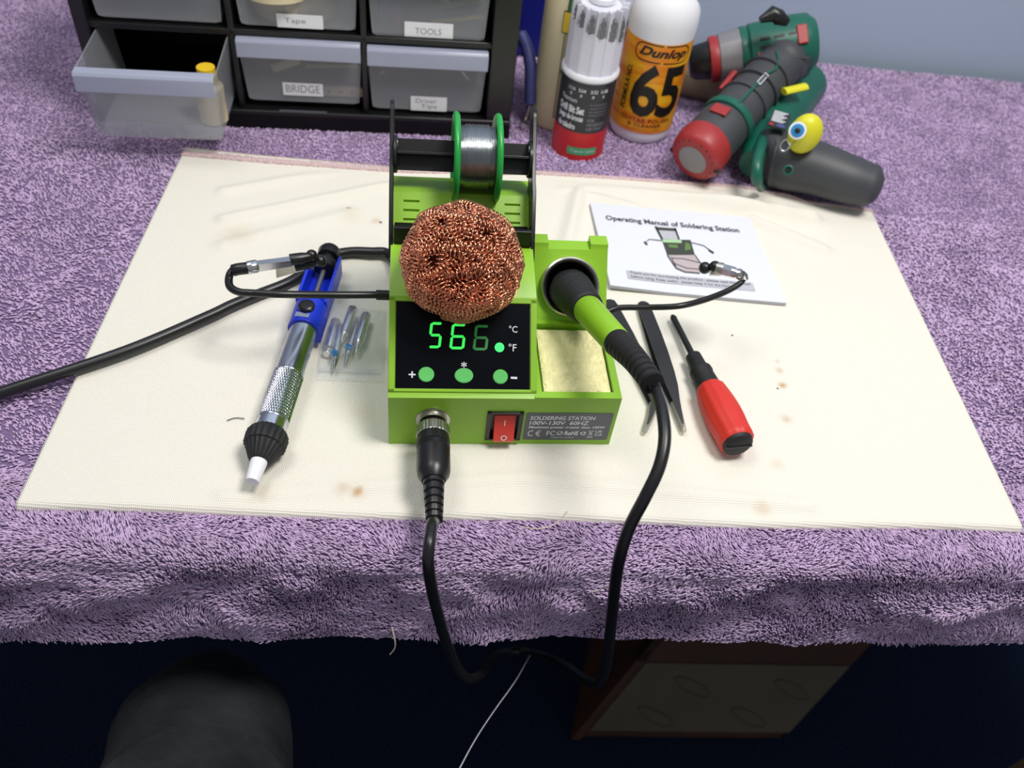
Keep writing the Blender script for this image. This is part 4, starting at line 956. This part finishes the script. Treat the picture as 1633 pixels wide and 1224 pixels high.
# things inside the drawers
mb = MB(); c = CM @ V((.074, .055, .1005)); mb.lathe(c, (0, 0, 1), [(0, .012), (0, .042), (.022, .042), (.022, .022), (0, .022)], 'bone', 40, cap=False); tag(recenter(mb.build('tape_roll')), 'pale roll of tape inside the drawer labelled Tape', 'tape roll')
mb = MB(); mb.lathe(CM @ V((.060, .035, .1005)), (0, 0, 1), [(0, .010), (0, .034), (.009, .034), (.009, .022), (0, .022)], 'cream', 40, cap=False); 
mb.v = [v + V((0, 0, .0225)) for v in mb.v]; tag(recenter(mb.build('tape_roll')), 'cream roll of tape stacked on the paler roll in the Tape drawer', 'tape roll')
def rod(name, a, b, r, m, lab, cat, group=None):
    mb = MB(); mb.tube([CM @ V(a), CM @ V(b)], r, m, 12); return tag(recenter(mb.build(name)), lab, cat, group)
mb = MB(); Tb = CM @ Matrix.Translation((.0625, .020, .0585)) @ Matrix.Rotation(math.radians(-22), 4, 'Y'); mb.box((-.014, -.002, -.004), (.014, .002, .004), 'bone', Tb)
tag(recenter(mb.build('guitar_bridge_saddle', bevel=.001)), 'tan bone saddle tilted against the front of the BRIDGE drawer', 'guitar part', 'guitar parts in the bridge drawer')
mb = MB(); q = cyy((520, 143), .020); Tb = CM @ Matrix.Translation((q.x + .017, .019, q.z)); mb.box((-.019, -.002, -.0045), (.019, .002, .0045), 'bone', Tb)
for k in range(3): mb.prism(ell(-.014 + .011 * k, 0, .0012, .0014, 12), .0021, .0024, 'blackprint', Tb @ frame((0, 0, 0), (1, 0, 0), (0, 0, 1)))
tag(recenter(mb.build('guitar_bridge_plate')), 'cream drilled strip at the right of the BRIDGE drawer', 'guitar part', 'guitar parts in the bridge drawer')
rod('guitar_saddle_strip', (.080, .03, .0525), (.130, .032, .054), .0018, 'bone', 'long thin pale strip lying behind the drilled strip', 'guitar part', 'guitar parts in the bridge drawer')
rod('screwdriver_bit', (.230, .022, .060), (.238, .024, .050), .0028, 'chrome', 'shiny driver bit at the right of the Driver Tips drawer', 'driver bit', 'driver bits'); rod('screwdriver_bit', (.151, .022, .052), (.156, .024, .055), .002, 'chrome', 'shiny driver bit at the left of the Driver Tips drawer', 'driver bit', 'driver bits')
rod('hand_tool', (.200, .025, .1050), (.250, .03, .111), .0018, 'ylabel', 'yellow rod lying low at the right of the TOOLS drawer', 'tool', 'tools in the drawer'); rod('hand_tool', (.205, .04, .112), (.250, .045, .120), .0022, 'olabel', 'olive rod above the yellow one in the TOOLS drawer', 'tool', 'tools in the drawer')
rod('hand_tool', (.168, .03, .100), (.174, .04, .150), .0025, 'drillred', 'red handled tool standing at the left of the TOOLS drawer', 'tool', 'tools in the drawer'); rod('socket_piece', (.212, .02, .128), (.216, .03, .136), .005, 'chrome', 'shiny metal socket in the middle of the TOOLS drawer', 'tool', 'tools in the drawer')
mb = MB(); mb.box((.150, .03, .0975), (.172, .08, .130), 'bluedark', CM); tag(recenter(mb.build('small_box', bevel=.002)), 'dark blue box at the left of the TOOLS drawer', 'box')
mb = MB(); mb.tube([CM @ V((.000, -.030, .027)), CM @ V((.000, -.030, .060)), CM @ V((.000, -.030, .064))], [.0125, .0125, .008], 'cream', 24); mb.tube([CM @ V((.000, -.030, .064)), CM @ V((.000, -.030, .078))], [.009, .008], 'ylabel', 20)
tag(recenter(mb.build('small_bottle')), 'small cream bottle with yellow cap in the pulled-out drawer', 'bottle')

# ================================================================ BEHIND THE CABINET: pliers, blue bottle
mb = MB(); c = V((.066, .965, ZP)); mb.box((-.022, -.02, 0), (.016, .02, .20), 'bluedark', Matrix.Translation(c) @ Matrix.Rotation(.05, 4, 'Z')); tag(recenter(mb.build('blue_box', bevel=.006)), 'tall dark blue box standing between cabinet and cream bottle', 'box')
pl = thing('pliers', 'slate blue handled pliers standing against the right side of the cabinet', 'pliers', (.062, .80, ZP))
mb = MB(); mb.tube(catmull([aty(846, 168, .800), aty(846, 140, .805), aty(846, 105, .812), aty(840, 75, .822), aty(828, 50, .83)], 6), [.003] + [.0078] * 23 + [.003], 'slate', 16, sq=.8); mb.build('handle', pl)
mb = MB(); mb.tube(catmull([aty(846, 165, .801), aty(838, 190, .80), V((.056, .785, ZP + .006))], 6), [.003] * 13, 'steel', 10); mb.build('jaw', pl, label='steel jaw')
# ================================================================ CREAM GLUE BOTTLE
gc = V((.0960, .8100, ZP)); gb = thing('glue_bottle', 'cream coloured glue bottle with green and yellow label right of the cabinet', 'bottle', gc)
gp = [(0, .027), (.002, .0305), (.006, .0320), (.10, .0320), (.13, .0315), (.150, .0290), (.165, .024), (.178, .013), (.190, .012)]
mb = MB(); mb.lathe(gc, (0, 0, 1), gp, 'cream', 48, sq=1, upv=(1, 0, 0)); 
for v in mb.v: v.y = gc.y + (v.y - gc.y) * .78
mb.build('bottle', gb, smooth=50)
mb = MB(); mb.lathe(gc + V((0, 0, .19)), (0, 0, 1), [(0, .014), (.018, .013), (.03, .004), (.03, 0)], 'yellow', 24); mb.build('cap', gb)
Wg = Wrap(gc, .0321, (-.02, -.99), .78); mb = MB()
Wg.poly(mb, [(-.011, .018), (.03, .018), (.03, .155), (-.004, .155), (-.010, .148), (-.011, .13)], 'blackprint', .0001); Wg.poly(mb, [(-.0102, .019), (.03, .019), (.03, .148), (-.0102, .128)], 'olabel', .0003)
Wg.poly(mb, [(-.010, .125), (.03, .125), (.03, .154), (-.004, .154), (-.0095, .146)], 'glabel', .0005); Wg.poly(mb, [(-.014, .106), (.03, .106), (.03, .127), (-.014, .127)], 'blackprint', .0006); Wg.poly(mb, [(-.0133, .107), (.03, .107), (.03, .126), (-.0133, .126)], 'ylabel', .0008)
Wg.poly(mb, [(-.0105, .066), (.03, .066), (.03, .070), (-.0105, .070)], 'glabel', .0008); Wg.text(mb, 'Ti', -.004, .134, .006, .144, 'white', .0009, bold=.02)
for k in range(6): Wg.poly(mb, [(-.006, .076 + k * .0045), (.02, .076 + k * .0045), (.02, .0775 + k * .0045), (-.006, .0775 + k * .0045)], 'inkdark', .0006)
mb.build('label', gb, smooth=60, label='green yellow and olive label')
# ================================================================ DRILL BIT TUBE
tc = at(920, 234, ZP); dt = thing('drill_bit_tube', 'clear topped round drill bit case with black and red label beside the cream bottle', 'drill bit case', tc)
mb = MB(); mb.lathe(tc, (0, 0, 1), [(0, .0245), (.001, .0262), (.083, .0262), (.084, .0275), (.087, .0278), (.089, .0265), (.089, .010)], 'whitep', 48); base = mb.build('base', dt, smooth=40)
Wt = Wrap(tc, .0264, (-.12, -.99)); mb = MB()
Wt.poly(mb, [(-.07, .0005), (.07, .0005), (.07, .031), (-.07, .031)], 'redlabel', .0002); Wt.poly(mb, [(-.07, .031), (.07, .031), (.07, .082), (-.07, .082)], 'blacklabel', .0002)
Wt.poly(mb, [(-.010, .007), (.020, .007), (.020, .015), (-.010, .015)], 'greenlabel', .0004); Wt.text(mb, '12 pieces / piezas', -.007, .0088, .018, .0132, 'white', .0006)
for i, (t_, x) in enumerate((('1/16', -.0155), ('5/64', -.005), ('3/32', .0065), ('1/8', .017))): Wt.text(mb, t_, x - .003, .073, x + .004, .0765, 'white', .0004, bold=.01); Wt.text(mb, '8', x - .0008, .068, x + .0012, .071, 'white', .0004)
Wt.text(mb, 'Titanium', -.026, .0615, -.008, .066, 'white', .0004); Wt.text(mb, 'Drill Bit Set', -.027, .0505, .0005, .0580, 'white', .0004, bold=.035); Wt.text(mb, 'Juego de brocas', -.027, .0415, .0005, .0490, 'white', .0004, bold=.035); Wt.text(mb, 'de taladro', -.026, .0335, -.006, .0400, 'white', .0004, bold=.035)
for i, t_ in enumerate(('for wood and plastic', 'masonry and metal', 'high speed steel bits', 'hardened points')): Wt.text(mb, t_, .005, .0600 - i * .0036, .0235, .0625 - i * .0036, 'pencil', .0004)
for i, t_ in enumerate(('FOR', 'HOUSEHOLD', 'USE ONLY')): Wt.text(mb, t_, .005, .0435 - i * .0045, (.012, .024, .022)[i], .0467 - i * .0045, 'pencil', .0004, bold=.01)
mb.build('label', base, smooth=60, label='black and red wrap-around label with white lettering')
mb = MB(); mb.lathe(tc + V((0, 0, .087)), (0, 0, 1), [(0, .0268), (.002, .0264), (.060, .0262), (.062, .0272), (.0645, .0276), (.066, .0268), (.066, .018), (.0645, .0)], 'cleartube', 48, cap=False)
for k in range(0): pass
mb.build('clear_lid', dt, smooth=40)
mb = MB(); mb.lathe(tc + V((0, 0, .0885)), (0, 0, 1), [(0, .0225), (.028, .0225), (.028, .0185), (.058, .0185), (.060, .004)], 'whitep', 24)      # stepped insert with walls between the bits
for k in range(14):
    a = -2.85 + k * .4487; p = tc + V((math.cos(a + .224) * .0235, math.sin(a + .224) * .0235, .0885)); Tq = Matrix.Translation(p) @ Matrix.Rotation(a + .224, 4, 'Z'); mb.box((-.0045, -.0007, 0), (.0022, .0007, .060), 'whitep', Tq)
for k in range(14):
    a = -2.85 + k * .4487; hh = .045 - .0016 * abs(k) ; p = tc + V((math.cos(a) * .0235, math.sin(a) * .0235, .0885)); Tq = Matrix.Translation(p) @ Matrix.Rotation(a, 4, 'Z'); mb.box((-.004, -.0048, 0), (.0012, .0048, max(.012, .045 - .0028 * k)), 'whitep', Tq)
mb.lathe(tc + V((0, 0, .1495)), (0, 0, 1), [(0, .012), (.004, .0115), (.006, .0)], 'whitep', 24)
mb.build('insert', dt, smooth=40, label='white ribbed insert holding the bits')
for k in range(7):
    a = -2.85 + k * .4487; z0 = max(.012, .045 - .0028 * k); p = tc + V((math.cos(a) * .0233, math.sin(a) * .0233, .0885 + z0)); r = .0021 + .00025 * k; ln = .013 + .002 * k
    mb = MB(); vv = []; n = 24
    for i in range(n + 1):
        t = i / n; q = t * 9
        for s_ in range(8):
            an = s_ * math.pi / 4 + q; rr = r * (1 if s_ % 4 in (0, 1) else .68) * (1 if t < .86 else max(.08, (1 - t) / .14)); vv.append(p + V((math.cos(an) * rr, math.sin(an) * rr, ln * t)))
    mb.add(vv, [(i*8+s_, i*8+(s_+1) % 8, (i+1)*8+(s_+1) % 8, (i+1)*8+s_) for i in range(n) for s_ in range(8)], 'bitsteel')
    pos = ['leftmost and highest', 'second from the left', 'third from the left', 'middle one', 'third from the right', 'second from the right', 'rightmost and thickest'][k]
    tag(recenter(mb.build('drill_bit', smooth=60)), 'steel drill bit behind the clear lid, ' + pos, 'drill bit', 'drill bits in the case')
# ================================================================ POLISH BOTTLE
dc = at(1018, 206, ZP); db = thing('polish_bottle', 'milky white spray bottle with orange guitar polish label', 'bottle', dc)
r0 = .0325; mb = MB()
mb.lathe(dc, (0, 0, 1), [(0, .026), (.001, .0295), (.005, .0318), (.009, r0), (.112, r0 + .0005), (.122, .0335), (.132, .0325), (.141, .0285), (.149, .0215), (.154, .0150), (.166, .0140)], 'bottle', 64); mb.build('bottle', db, smooth=60)
mb = MB(); hz = dc + V((0, 0, .160)); mb.lathe(hz, (0, 0, 1), [(0, .0165), (.016, .0160), (.018, .012), (.03, .011)], 'whitep', 32, ripple=(2, .03))
mb.build('collar', db, smooth=30)
mb = MB(); mb.box((-.013, -.010, .026), (.034, .010, .046), 'whitep', Matrix.Translation(hz) @ Matrix.Rotation(-.1, 4, 'Z')); mb.tube([hz + V((.020, -.002, .03)), hz + V((.026, -.006, .012)), hz + V((.029, -.006, -.007)), hz + V((.028, -.008, -.016))], [.006, .0065, .006, .004], 'whitep', 14, sq=.7); mb.build('spray_trigger', db, bevel=.002, smooth=50)
# ---- label
M['orange'] = mat('orange_label', (238, 150, 24), 0.4); nt = M['orange'].node_tree; b = nt.nodes['Principled BSDF']
tcn = [n for n in nt.nodes if n.type == 'TEX_COORD'][0]; mp = nt.nodes.new('ShaderNodeMapping'); mp.inputs['Scale'].default_value = (1, 1, 6)
nz = nt.nodes.new('ShaderNodeTexNoise'); nz.inputs['Scale'].default_value = 16; nz.inputs['Detail'].default_value = 4
cr = nt.nodes.new('ShaderNodeValToRGB'); cr.color_ramp.elements[0].position = .36; cr.color_ramp.elements[1].position = .62; cr.color_ramp.elements[0].color = (*lin((226, 116, 14)), 1); cr.color_ramp.elements[1].color = (*lin((245, 184, 36)), 1)
nt.links.new(tcn.outputs['Object'], mp.inputs[0]); nt.links.new(mp.outputs[0], nz.inputs['Vector']); nt.links.new(nz.outputs[0], cr.inputs[0]); nt.links.new(cr.outputs[0], b.inputs['Base Color'])
Wd = Wrap(dc, r0 + .0003, (-.10, -.995)); mb = MB(); Wd.poly(mb, [(-.066, .0145), (.066, .0145), (.066, .1085), (-.066, .1085)], 'orange', .0003)
def oline(pts, wd):
    for p, q in zip(pts, pts[1:]):
        d_ = (V(q) - V(p)).normalized(); n_ = V((-d_.y, d_.x)) * wd; Wd.poly(mb, [tuple(V(p) - n_), tuple(V(q) - n_), tuple(V(q) + n_), tuple(V(p) + n_)], 'blackprint', .0005)
rr_ = rrect(-.0245, .0900, .0325, .1068, .0080, 6); n = len(rr_)
for i in range(n):
    p, q = rr_[i], rr_[(i+1) % n]
    if abs(p[0] - q[0]) > .02:
        s_ = 1 if q[0] > p[0] else -1; oline([p, (.004 - s_ * .0015, p[1])], .0006); oline([(.004 + s_ * .0015, p[1]), q], .0006)
    else: oline([p, q], .0006)
Wd.text(mb, 'Dunlop', -.0200, .0925, .0290, .1042, 'blackprint', .0006, bold=.035, shear=.35)
Wd.text(mb, '65', -.0200, .0325, .0350, .0880, 'blackprint', .0006, bold=.028, space=.92)
Wd.text(mb, 'FORMULA NO.', -.0300, .0360, -.0235, .0810, 'blackprint', .0006, rot=True, bold=.02)
Wd.text(mb, 'GUITAR POLISH', -.0250, .0262, .0270, .0308, 'brown', .0006, bold=.02, space=1.1); Wd.text(mb, '& CLEANER', -.0165, .0214, .0190, .0250, 'brown', .0006, bold=.03, space=1.1); Wd.text(mb, 'No. 654 4 FL OZ (118 ML)', -.0170, .0170, .0180, .0195, 'brown', .0006)
mb.build('label', db, smooth=60, label='orange label with black lettering')

# ================================================================ CORDLESS DRILL
Hc = at(1115, 243, .030); Hd0 = at(1250, 95, .072)
cdp = thing('cordless_drill', 'green and black cordless drill with red end cap and grey clutch ring', 'drill', (Hc.x, Hc.y, ZP))
hd = (Hd0 - Hc).normalized(); HL = (Hd0 - Hc).length
def seg_at(p): return (along(Hc, Hd0, p) - Hc).length
mb = MB(); c0 = Hc - hd * .004
mb.lathe(Hc, hd, [(-.012, .020), (-.010, .0240), (-.005, .0264), (.004, .0272), (.012, .0270), (.015, .0255)], 'drillred', 48, sq=1.0); 
for k in range(20):
    a = k * 2 * math.pi / 20
    if k % 5 == 0: continue
    w1_ = hd.cross(V((0, 0, 1))).normalized(); w2_ = w1_.cross(hd); mb.ball(Hc - hd * .0108 + w1_ * math.cos(a) * .0212 + w2_ * math.sin(a) * .0212, .0011, 'blackprint', 8)
for s_ in (-1, 1): mb.ball(Hc - hd * .0085 + w1_ * s_ * .0245 * -1 - w2_ * .003, .0028, 'blackprint', 10)
bat = mb.build('battery', cdp, smooth=45, label='red ended battery')
mb = MB(); mb.lathe(Hc, hd, [(-.0128, 0), (-.0128, .0145), (-.0115, .0155)], 'drillgrey', 36, cap=False); mb.build('badge', bat, label='round grey badge')
pts = [Hc + hd * t for t in (.012, .03, .045, .060, .09, .12, .15, HL)]; pts[-1] = Hd0; 
mb = MB(); mb.tube(catmull(pts, 4), [.0262] * 5 + [.0262, .0262, .0262] + [.0255] * 4 + [.0245] * 4 + [.0235] * 4 + [.024] * 4 + [.027] * 5, 'drilldark', 36, sq=.98)
for t in (.078, .100, .122): mb.lathe(Hc, hd, [(t, .0240), (t + .0006, .0262), (t + .0018, .0262), (t + .0024, .0240)], 'drilldark', 36, cap=False)
hdl = mb.build('handle', cdp, smooth=50)
mb = MB(); mb.lathe(Hc, hd, [(.046, .0262), (.047, .0275), (.054, .0275), (.055, .0262)], 'drillgreen', 40, cap=False); mb.build('green_band', hdl)
# red release and inset on the side facing the camera
tov = (CAM - Hc).normalized(); nrm = (tov - hd * tov.dot(hd)).normalized(); sdv = hd.cross(nrm)
Tl = Matrix(((sdv.x, hd.x, nrm.x, Hc.x), (sdv.y, hd.y, nrm.y, Hc.y), (sdv.z, hd.z, nrm.z, Hc.z), (0, 0, 0, 1)))
q = Tl.inverted() @ at(1120, 200, .055); sgn = 1 if q.x > 0 else -1
Rot = lambda a: Tl @ Matrix.Rotation(a, 4, 'Y')
mb = MB(); mb.box((-.0085, .028, .0255), (.0085, .040, .0280), 'drillred', Rot(math.radians(28) * sgn)); mb.build('battery_release', bat, bevel=.001)
mb = MB(); mb.box((-.0022, .088, .0240), (.0022, .104, .0258), 'white', Rot(math.radians(6) * sgn)); mb.box((-.0015, .089, .0250), (.0015, .103, .0261), 'drilldark', Rot(math.radians(6) * sgn)); mb.build('logo_plate', hdl)
mb = MB(); Rg = Rot(math.radians(8) * sgn)
mb.tube([Rg @ V((0, t, r)) for t, r in ((.052, .0268), (.070, .0255), (.088, .0250))], .0014, 'drillgreen', 8); mb.tube([Rg @ V((sgn * x, t, r)) for x, t, r in ((0, .104, .0245), (-.004, .118, .0242), (.001, .130, .0245), (.008, .138, .0235))], .0012, 'drillgreen', 8); mb.build('trim_line', hdl)
# head
C0, C1 = at(1103, 101, .050), at(1320, 62, .092); hx = (C1 - C0).normalized()
ta = lambda p: (along(C0, C1, p) - C0).length
k1, k2, k3, k4 = ta((1132, 95)), ta((1147, 92)), ta((1180, 86)), ta((1192, 84))
mb = MB(); mb.lathe(C0, hx, [(-.004, .006), (-.003, .013), (.002, .0172), (k1 - .002, .0192), (k1, .0200)], 'black', 36, ripple=(4, -.04)); ch = mb.build('chuck', cdp, smooth=40)
mb = MB(); mb.lathe(C0, hx, [(k1 - .001, .0200), (k1, .0228), (k1 + .004, .0236), (k2 - .001, .0228), (k2, .021)], 'drillred', 40); mb.build('red_collar', cdp)
mb = MB(); mb.lathe(C0, hx, [(k2 - .001, .0225), (k2, .0238), (k3, .0262), (k3 + .001, .024)], 'drillgrey', 48, ripple=(4, .02)); mb.build('clutch_ring', cdp, smooth=35)
mb = MB(); mb.lathe(C0, hx, [(k3 - .001, .025), (k3, .0272), (k3 + .005, .0275), (k4, .0262), (k4 + .002, .0285), (k4 + .045, .0300), (k4 + .060, .0290), (k4 + .068, .022), (k4 + .070, 0)], 'drillgreen', 40)
hsg = mb.build('motor_housing', cdp, smooth=40)
thx = (CAM - C0); nh = (thx - hx * thx.dot(hx)).normalized(); sh = hx.cross(nh); Th = Matrix(((hx.x, sh.x, nh.x, C0.x), (hx.y, sh.y, nh.y, C0.y), (hx.z, sh.z, nh.z, C0.z), (0, 0, 0, 1)))
up_s = 1 if (px(Th @ V((k4 + .02, .01, .03)))[1] < px(Th @ V((k4 + .02, -.01, .03)))[1]) else -1
mb = MB(); Th2 = lambda a: Th @ Matrix.Rotation(-a * up_s, 4, 'X')
for r_i in range(2):
    for k in range(3 if r_i == 0 else 2): mb.box((k4 + .010 + k * .014, -.0012, .0270), (k4 + .020 + k * .014, .0012, .0300), 'blackprint', Th2(math.radians(22 - 16 * r_i)))
mb.build('vent_slots', hsg, label='dark vent slots')
mb = MB(); mb.box((k4 + .006, -.005, .0262), (k4 + .021, .004, .0325), 'drillred', Th2(math.radians(-12))); mb.build('direction_switch', cdp, bevel=.002)
mb = MB(); mb.box((k4 + .046, -.009, .027), (k4 + .056, .010, .0312), 'drillred', Th2(math.radians(18))); mb.build('red_inlay', hsg, bevel=.001)
tr = MB(); ta_, tb_ = at(1148, 142, .055), at(1172, 118, .062); tr.tube([ta_, ta_.lerp(tb_, .5), tb_], [.002, .0035, .0045], 'drillred', 12); tr.build('trigger', cdp)
mb = MB(); q0, q1, q2 = at(1212, 32, .118), at(1232, 22, .124), at(1256, 36, .118); mb.tube([q0, q1, q1.lerp(q2, .4), q2], [.003, .0075, .0075, .004], 'black', 14); mb.build('gear_selector', cdp)
# junction between head and handle
mb = MB(); mb.tube([Hc + hd * (HL - .03), Hd0, at(1262, 72, .088)], [.0235, .027, .024], 'drilldark', 32); mb.build('neck', cdp, smooth=60)

# second power tool, lying on its side at the right
E0 = at(1232, 300, .026); sdp = thing('power_tool', 'green and grey power tool lying under the drill at the right', 'power tool', at(1262, 262, ZP))
mb = MB(); pts = [at(1214, 255, .022), at(1232, 252, .024), at(1258, 258, .026), at(1300, 268, .028), at(1350, 285, .028), at(1400, 300, .026)]
mb.tube(catmull(pts, 5), [.020, .0245, .027, .028, .029, .029, .029, .028, .028, .028, .028, .028, .0275, .027, .0265, .026, .0255, .025, .0245, .024, .0235, .023, .022, .0215, .021, .014], 'drilldark', 36, sq=.95); mb.build('rubber_body', sdp, smooth=60)
mb = MB(); mb.tube(catmull([at(1214, 300, .010), at(1207, 285, .030), at(1208, 255, .042), at(1216, 225, .040), at(1222, 205, .032)], 6), [.004] * 5 + [.0055] * 15 + [.004] * 5, 'drillgreen', 14); mb.build('guard_rim', sdp, smooth=60)
mb = MB(); mb.tube([at(1205, 262, .020), at(1222, 210, .026), at(1245, 175, .030), at(1280, 135, .032)], [.016, .025, .028, .026], 'drillgreen', 32); mb.build('green_body', sdp, smooth=60)
bp_ = at(1243, 192, .058); bu = (at(1250, 192, .058) - at(1236, 188, .058)).normalized(); bv = (at(1238, 170, .058) - at(1247, 214, .058)).normalized(); bv = (bv - bu * bv.dot(bu)).normalized(); Tb = frame(bp_ + V((0, 0, .001)), bu, bv)
mb = MB(); mb.prism(rrect(-.009, -.016, .009, .016, .001), -.0012, 0, 'blacklabel', Tb)
for k in range(8): mb.flat([(-.0075, .0135 - k * .0028), (.006 - (k % 3) * .002, .0135 - k * .0028 ), (.006 - (k % 3) * .002, .0150 - k * .0028), (-.0075, .0150 - k * .0028)], 'white', Tb, .0002)
mb.flat([(-.008, -.015), (-.004, -.015), (-.004, -.010), (-.008, -.010)], 'drillred', Tb, .0002); mb.flat(ell(.003, -.0115, .0042, .0030), 'slate', Tb, .0002)
mb.build('type_plate', sdp, smooth=0, label='black type plate with white print')
mb = MB(); q = at(1257, 271, .051); w1 = (CAM - q).normalized(); mb.lathe(q - w1 * .004, w1, [(0, .0046), (.004, .0046), (.0042, .0042), (.0042, .003), (.002, .003), (.002, 0)], 'drillgreen', 24); mb.lathe(q - w1 * .001, w1, [(0, .003), (.0001, 0)], 'blackprint', 20); mb.build('screw_hole', sdp)
# fob
fo = thing('key_fob', 'round yellow fob with a blue eye and wire loop on the grey tool', 'key fob', at(1275, 215, .056))
fc = at(1284, 213, .068); mb = MB(); mb.ball(fc, .0155, 'yellow', 28, (1, .8, 1.25)); mb.build('fob_body', fo, smooth=180)
wv = (CAM - fc).normalized(); e0 = at(1272, 208, .078); mb = MB()
for r, w_, m in ((.0078, 0, 'white'), (.0058, .0008, 'eyeblue'), (.0024, .0016, 'blackprint')): mb.lathe(e0 - wv * .003, wv, [(0, r), (.003 + w_, r), (.0032 + w_, r * .9), (.0032 + w_, 0)], m, 28)
mb.build('eye', fo, label='blue and white eye')
mb = MB(); loop = [at(*p, .066) for p in ((1268, 226), (1260, 232), (1255, 239), (1247, 240), (1244, 233), (1249, 225), (1255, 223), (1258, 229), (1262, 231), (1268, 226))]; mb.tube(catmull(loop, 5), .0009, 'chrome', 10); mb.build('wire_loop', fo, smooth=80)
mb = MB(); mb.tube([at(1250, 146, .066), at(1285, 138, .068)], .0052, 'yellow', 12, sq=.6); tag(recenter(mb.build('strap_end')), 'short dull yellow strap end lying under the drill neck', 'strap')
mb = MB(); a, b = at(1095, 124, .012), at(1140, 134, .012); mb.lathe(a - (b - a) * .3, b - a, [(0, .0), (0, .018), (.002, .0195), (.040, .0195), (.042, .021), (.058, .021), (.058, 0)], 'tan', 32)
tag(recenter(mb.build('tan_case')), 'tan cylindrical case lying in shadow under the drill chuck', 'case')

# ================================================================ SMALL THINGS ON THE TOWELS
def thread(pts, r, m, lab, cat='thread'):
    mb = MB(); mb.tube(catmull(pts, 8), r, m, 6); return tag(recenter(mb.build('loose_thread', smooth=80)), lab, cat)
thread([aty(832, 846, .291) + V((0, 0, .004)), aty(860, 848, .289) + V((0, 0, .004)), aty(885, 840, .295) + V((0, 0, .004)), aty(903, 822, .303) + V((0, 0, .005))], .0004, 'thread', 'curved tan thread lying on the purple towel below the white one')
thread([aty(625, 1000, .252), aty(630, 1022, .247), aty(629, 1034, .246), aty(622, 1043, .246)], .0005, 'thread', 'white loose thread hanging from the purple towel hem at left')
thread([aty(945, 944, .252), aty(957, 940, .251), aty(966, 933, .251)], .0004, 'thread', 'short pale thread on the hanging towel beside the iron cord')
thread([at(362, 670, .001), at(375, 666, .001), at(390, 667, .001)], .0003, 'black', 'short dark hair on the white towel left of the pump', 'hair')
def crumb(X, Y, r, lab, m='brown', el=1):
    mb = MB(); p = at(X, Y, r * .5); mb.ball(p, r, m, 10, (el, .5, .5)); mb.v = [v + V((0, 0, 0)) + (v - p) * (.35 * noise.noise(v * 900)) for v in mb.v]; tag(recenter(mb.build('crumb')), lab, 'crumb')
crumb(558, 333, .0024, 'dark brown crumb on the white towel left of the stand', 'tan', 1.6); crumb(607, 354, .0014, 'small brown crumb on the towel near the left stand arm', 'tan'); crumb(1240, 619, .0009, 'tiny dark crumb on the towel right of the screwdriver', 'blackprint'); crumb(1168, 534, .0009, 'tiny dark crumb behind the screwdriver handle', 'blackprint'); crumb(1004, 174, .0015, 'dark speck on the purple towel right of the polish bottle', 'blackprint')

# ================================================================ UNDER THE TABLE
bx = thing('wooden_box', 'dark brown wooden box with a cream front panel of round holes under the table', 'box', at(1080, 1120, -.72))
b0, b1 = at(940, 1163, -.70), at(1238, 1166, -.70); t0 = at(1030, 1055, -.60); vvup = V((t0.x - b0.x, t0.y - b0.y, .10)); ux = (b1 - b0).normalized(); W_ = (b1 - b0).length
t0n = b0 + vvup; Tbx = frame(b0, ux, vvup); Hh = vvup.length; nn = ux.cross(vvup.normalized())
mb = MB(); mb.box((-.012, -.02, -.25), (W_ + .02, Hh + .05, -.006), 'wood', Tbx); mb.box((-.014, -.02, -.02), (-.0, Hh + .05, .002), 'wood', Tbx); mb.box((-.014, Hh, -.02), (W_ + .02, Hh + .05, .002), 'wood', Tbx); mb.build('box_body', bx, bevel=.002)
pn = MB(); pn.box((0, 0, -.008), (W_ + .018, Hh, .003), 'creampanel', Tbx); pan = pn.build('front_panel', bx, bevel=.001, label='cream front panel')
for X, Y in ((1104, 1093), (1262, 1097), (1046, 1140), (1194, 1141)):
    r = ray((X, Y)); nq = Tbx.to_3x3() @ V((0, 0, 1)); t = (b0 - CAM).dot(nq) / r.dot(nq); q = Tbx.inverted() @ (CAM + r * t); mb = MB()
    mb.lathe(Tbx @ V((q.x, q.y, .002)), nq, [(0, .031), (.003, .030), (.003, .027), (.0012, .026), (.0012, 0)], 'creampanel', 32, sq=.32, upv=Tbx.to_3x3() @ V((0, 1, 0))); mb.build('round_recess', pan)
# chair
chp = at(390, 1130, -.20); chr_ = thing('chair', 'black upholstered chair seat corner below the towel at bottom left', 'chair', (chp.x - .06, chp.y - .02, -.72))
mb = MB(); cpts = [at(300, 1300, -.16), at(318, 1224, -.20), at(322, 1160, -.22), at(325, 1110, -.235), at(325, 1075, -.27)]
mb.tube(catmull(cpts, 8), [.066] * 8 + [.066] * 8 + [.063] * 3 + [.061, .058, .055, .051, .047] + [.043, .039, .035, .031, .027, .023, .018, .012, .006], 'chair', 40, sq=.9); mb.build('padded_seat', chr_, smooth=80)
mb = MB(); q = cpts[2]; mb.tube([V((q.x, q.y, -.70)), V((q.x, q.y, q.z - .03))], .018, 'black', 16); mb.build('post', chr_)
mb = MB(); mb.tube(catmull([at(845, 1044, -.14), at(822, 1085, -.14), at(790, 1130, -.14), at(762, 1172, -.14), at(738, 1215, -.14), at(722, 1250, -.14), at(700, 1330, -.14)], 8), .0008, 'rodgrey', 8); tag(recenter(mb.build('thin_cable', smooth=80)), 'thin white cable hanging in the dark under the table', 'cable')
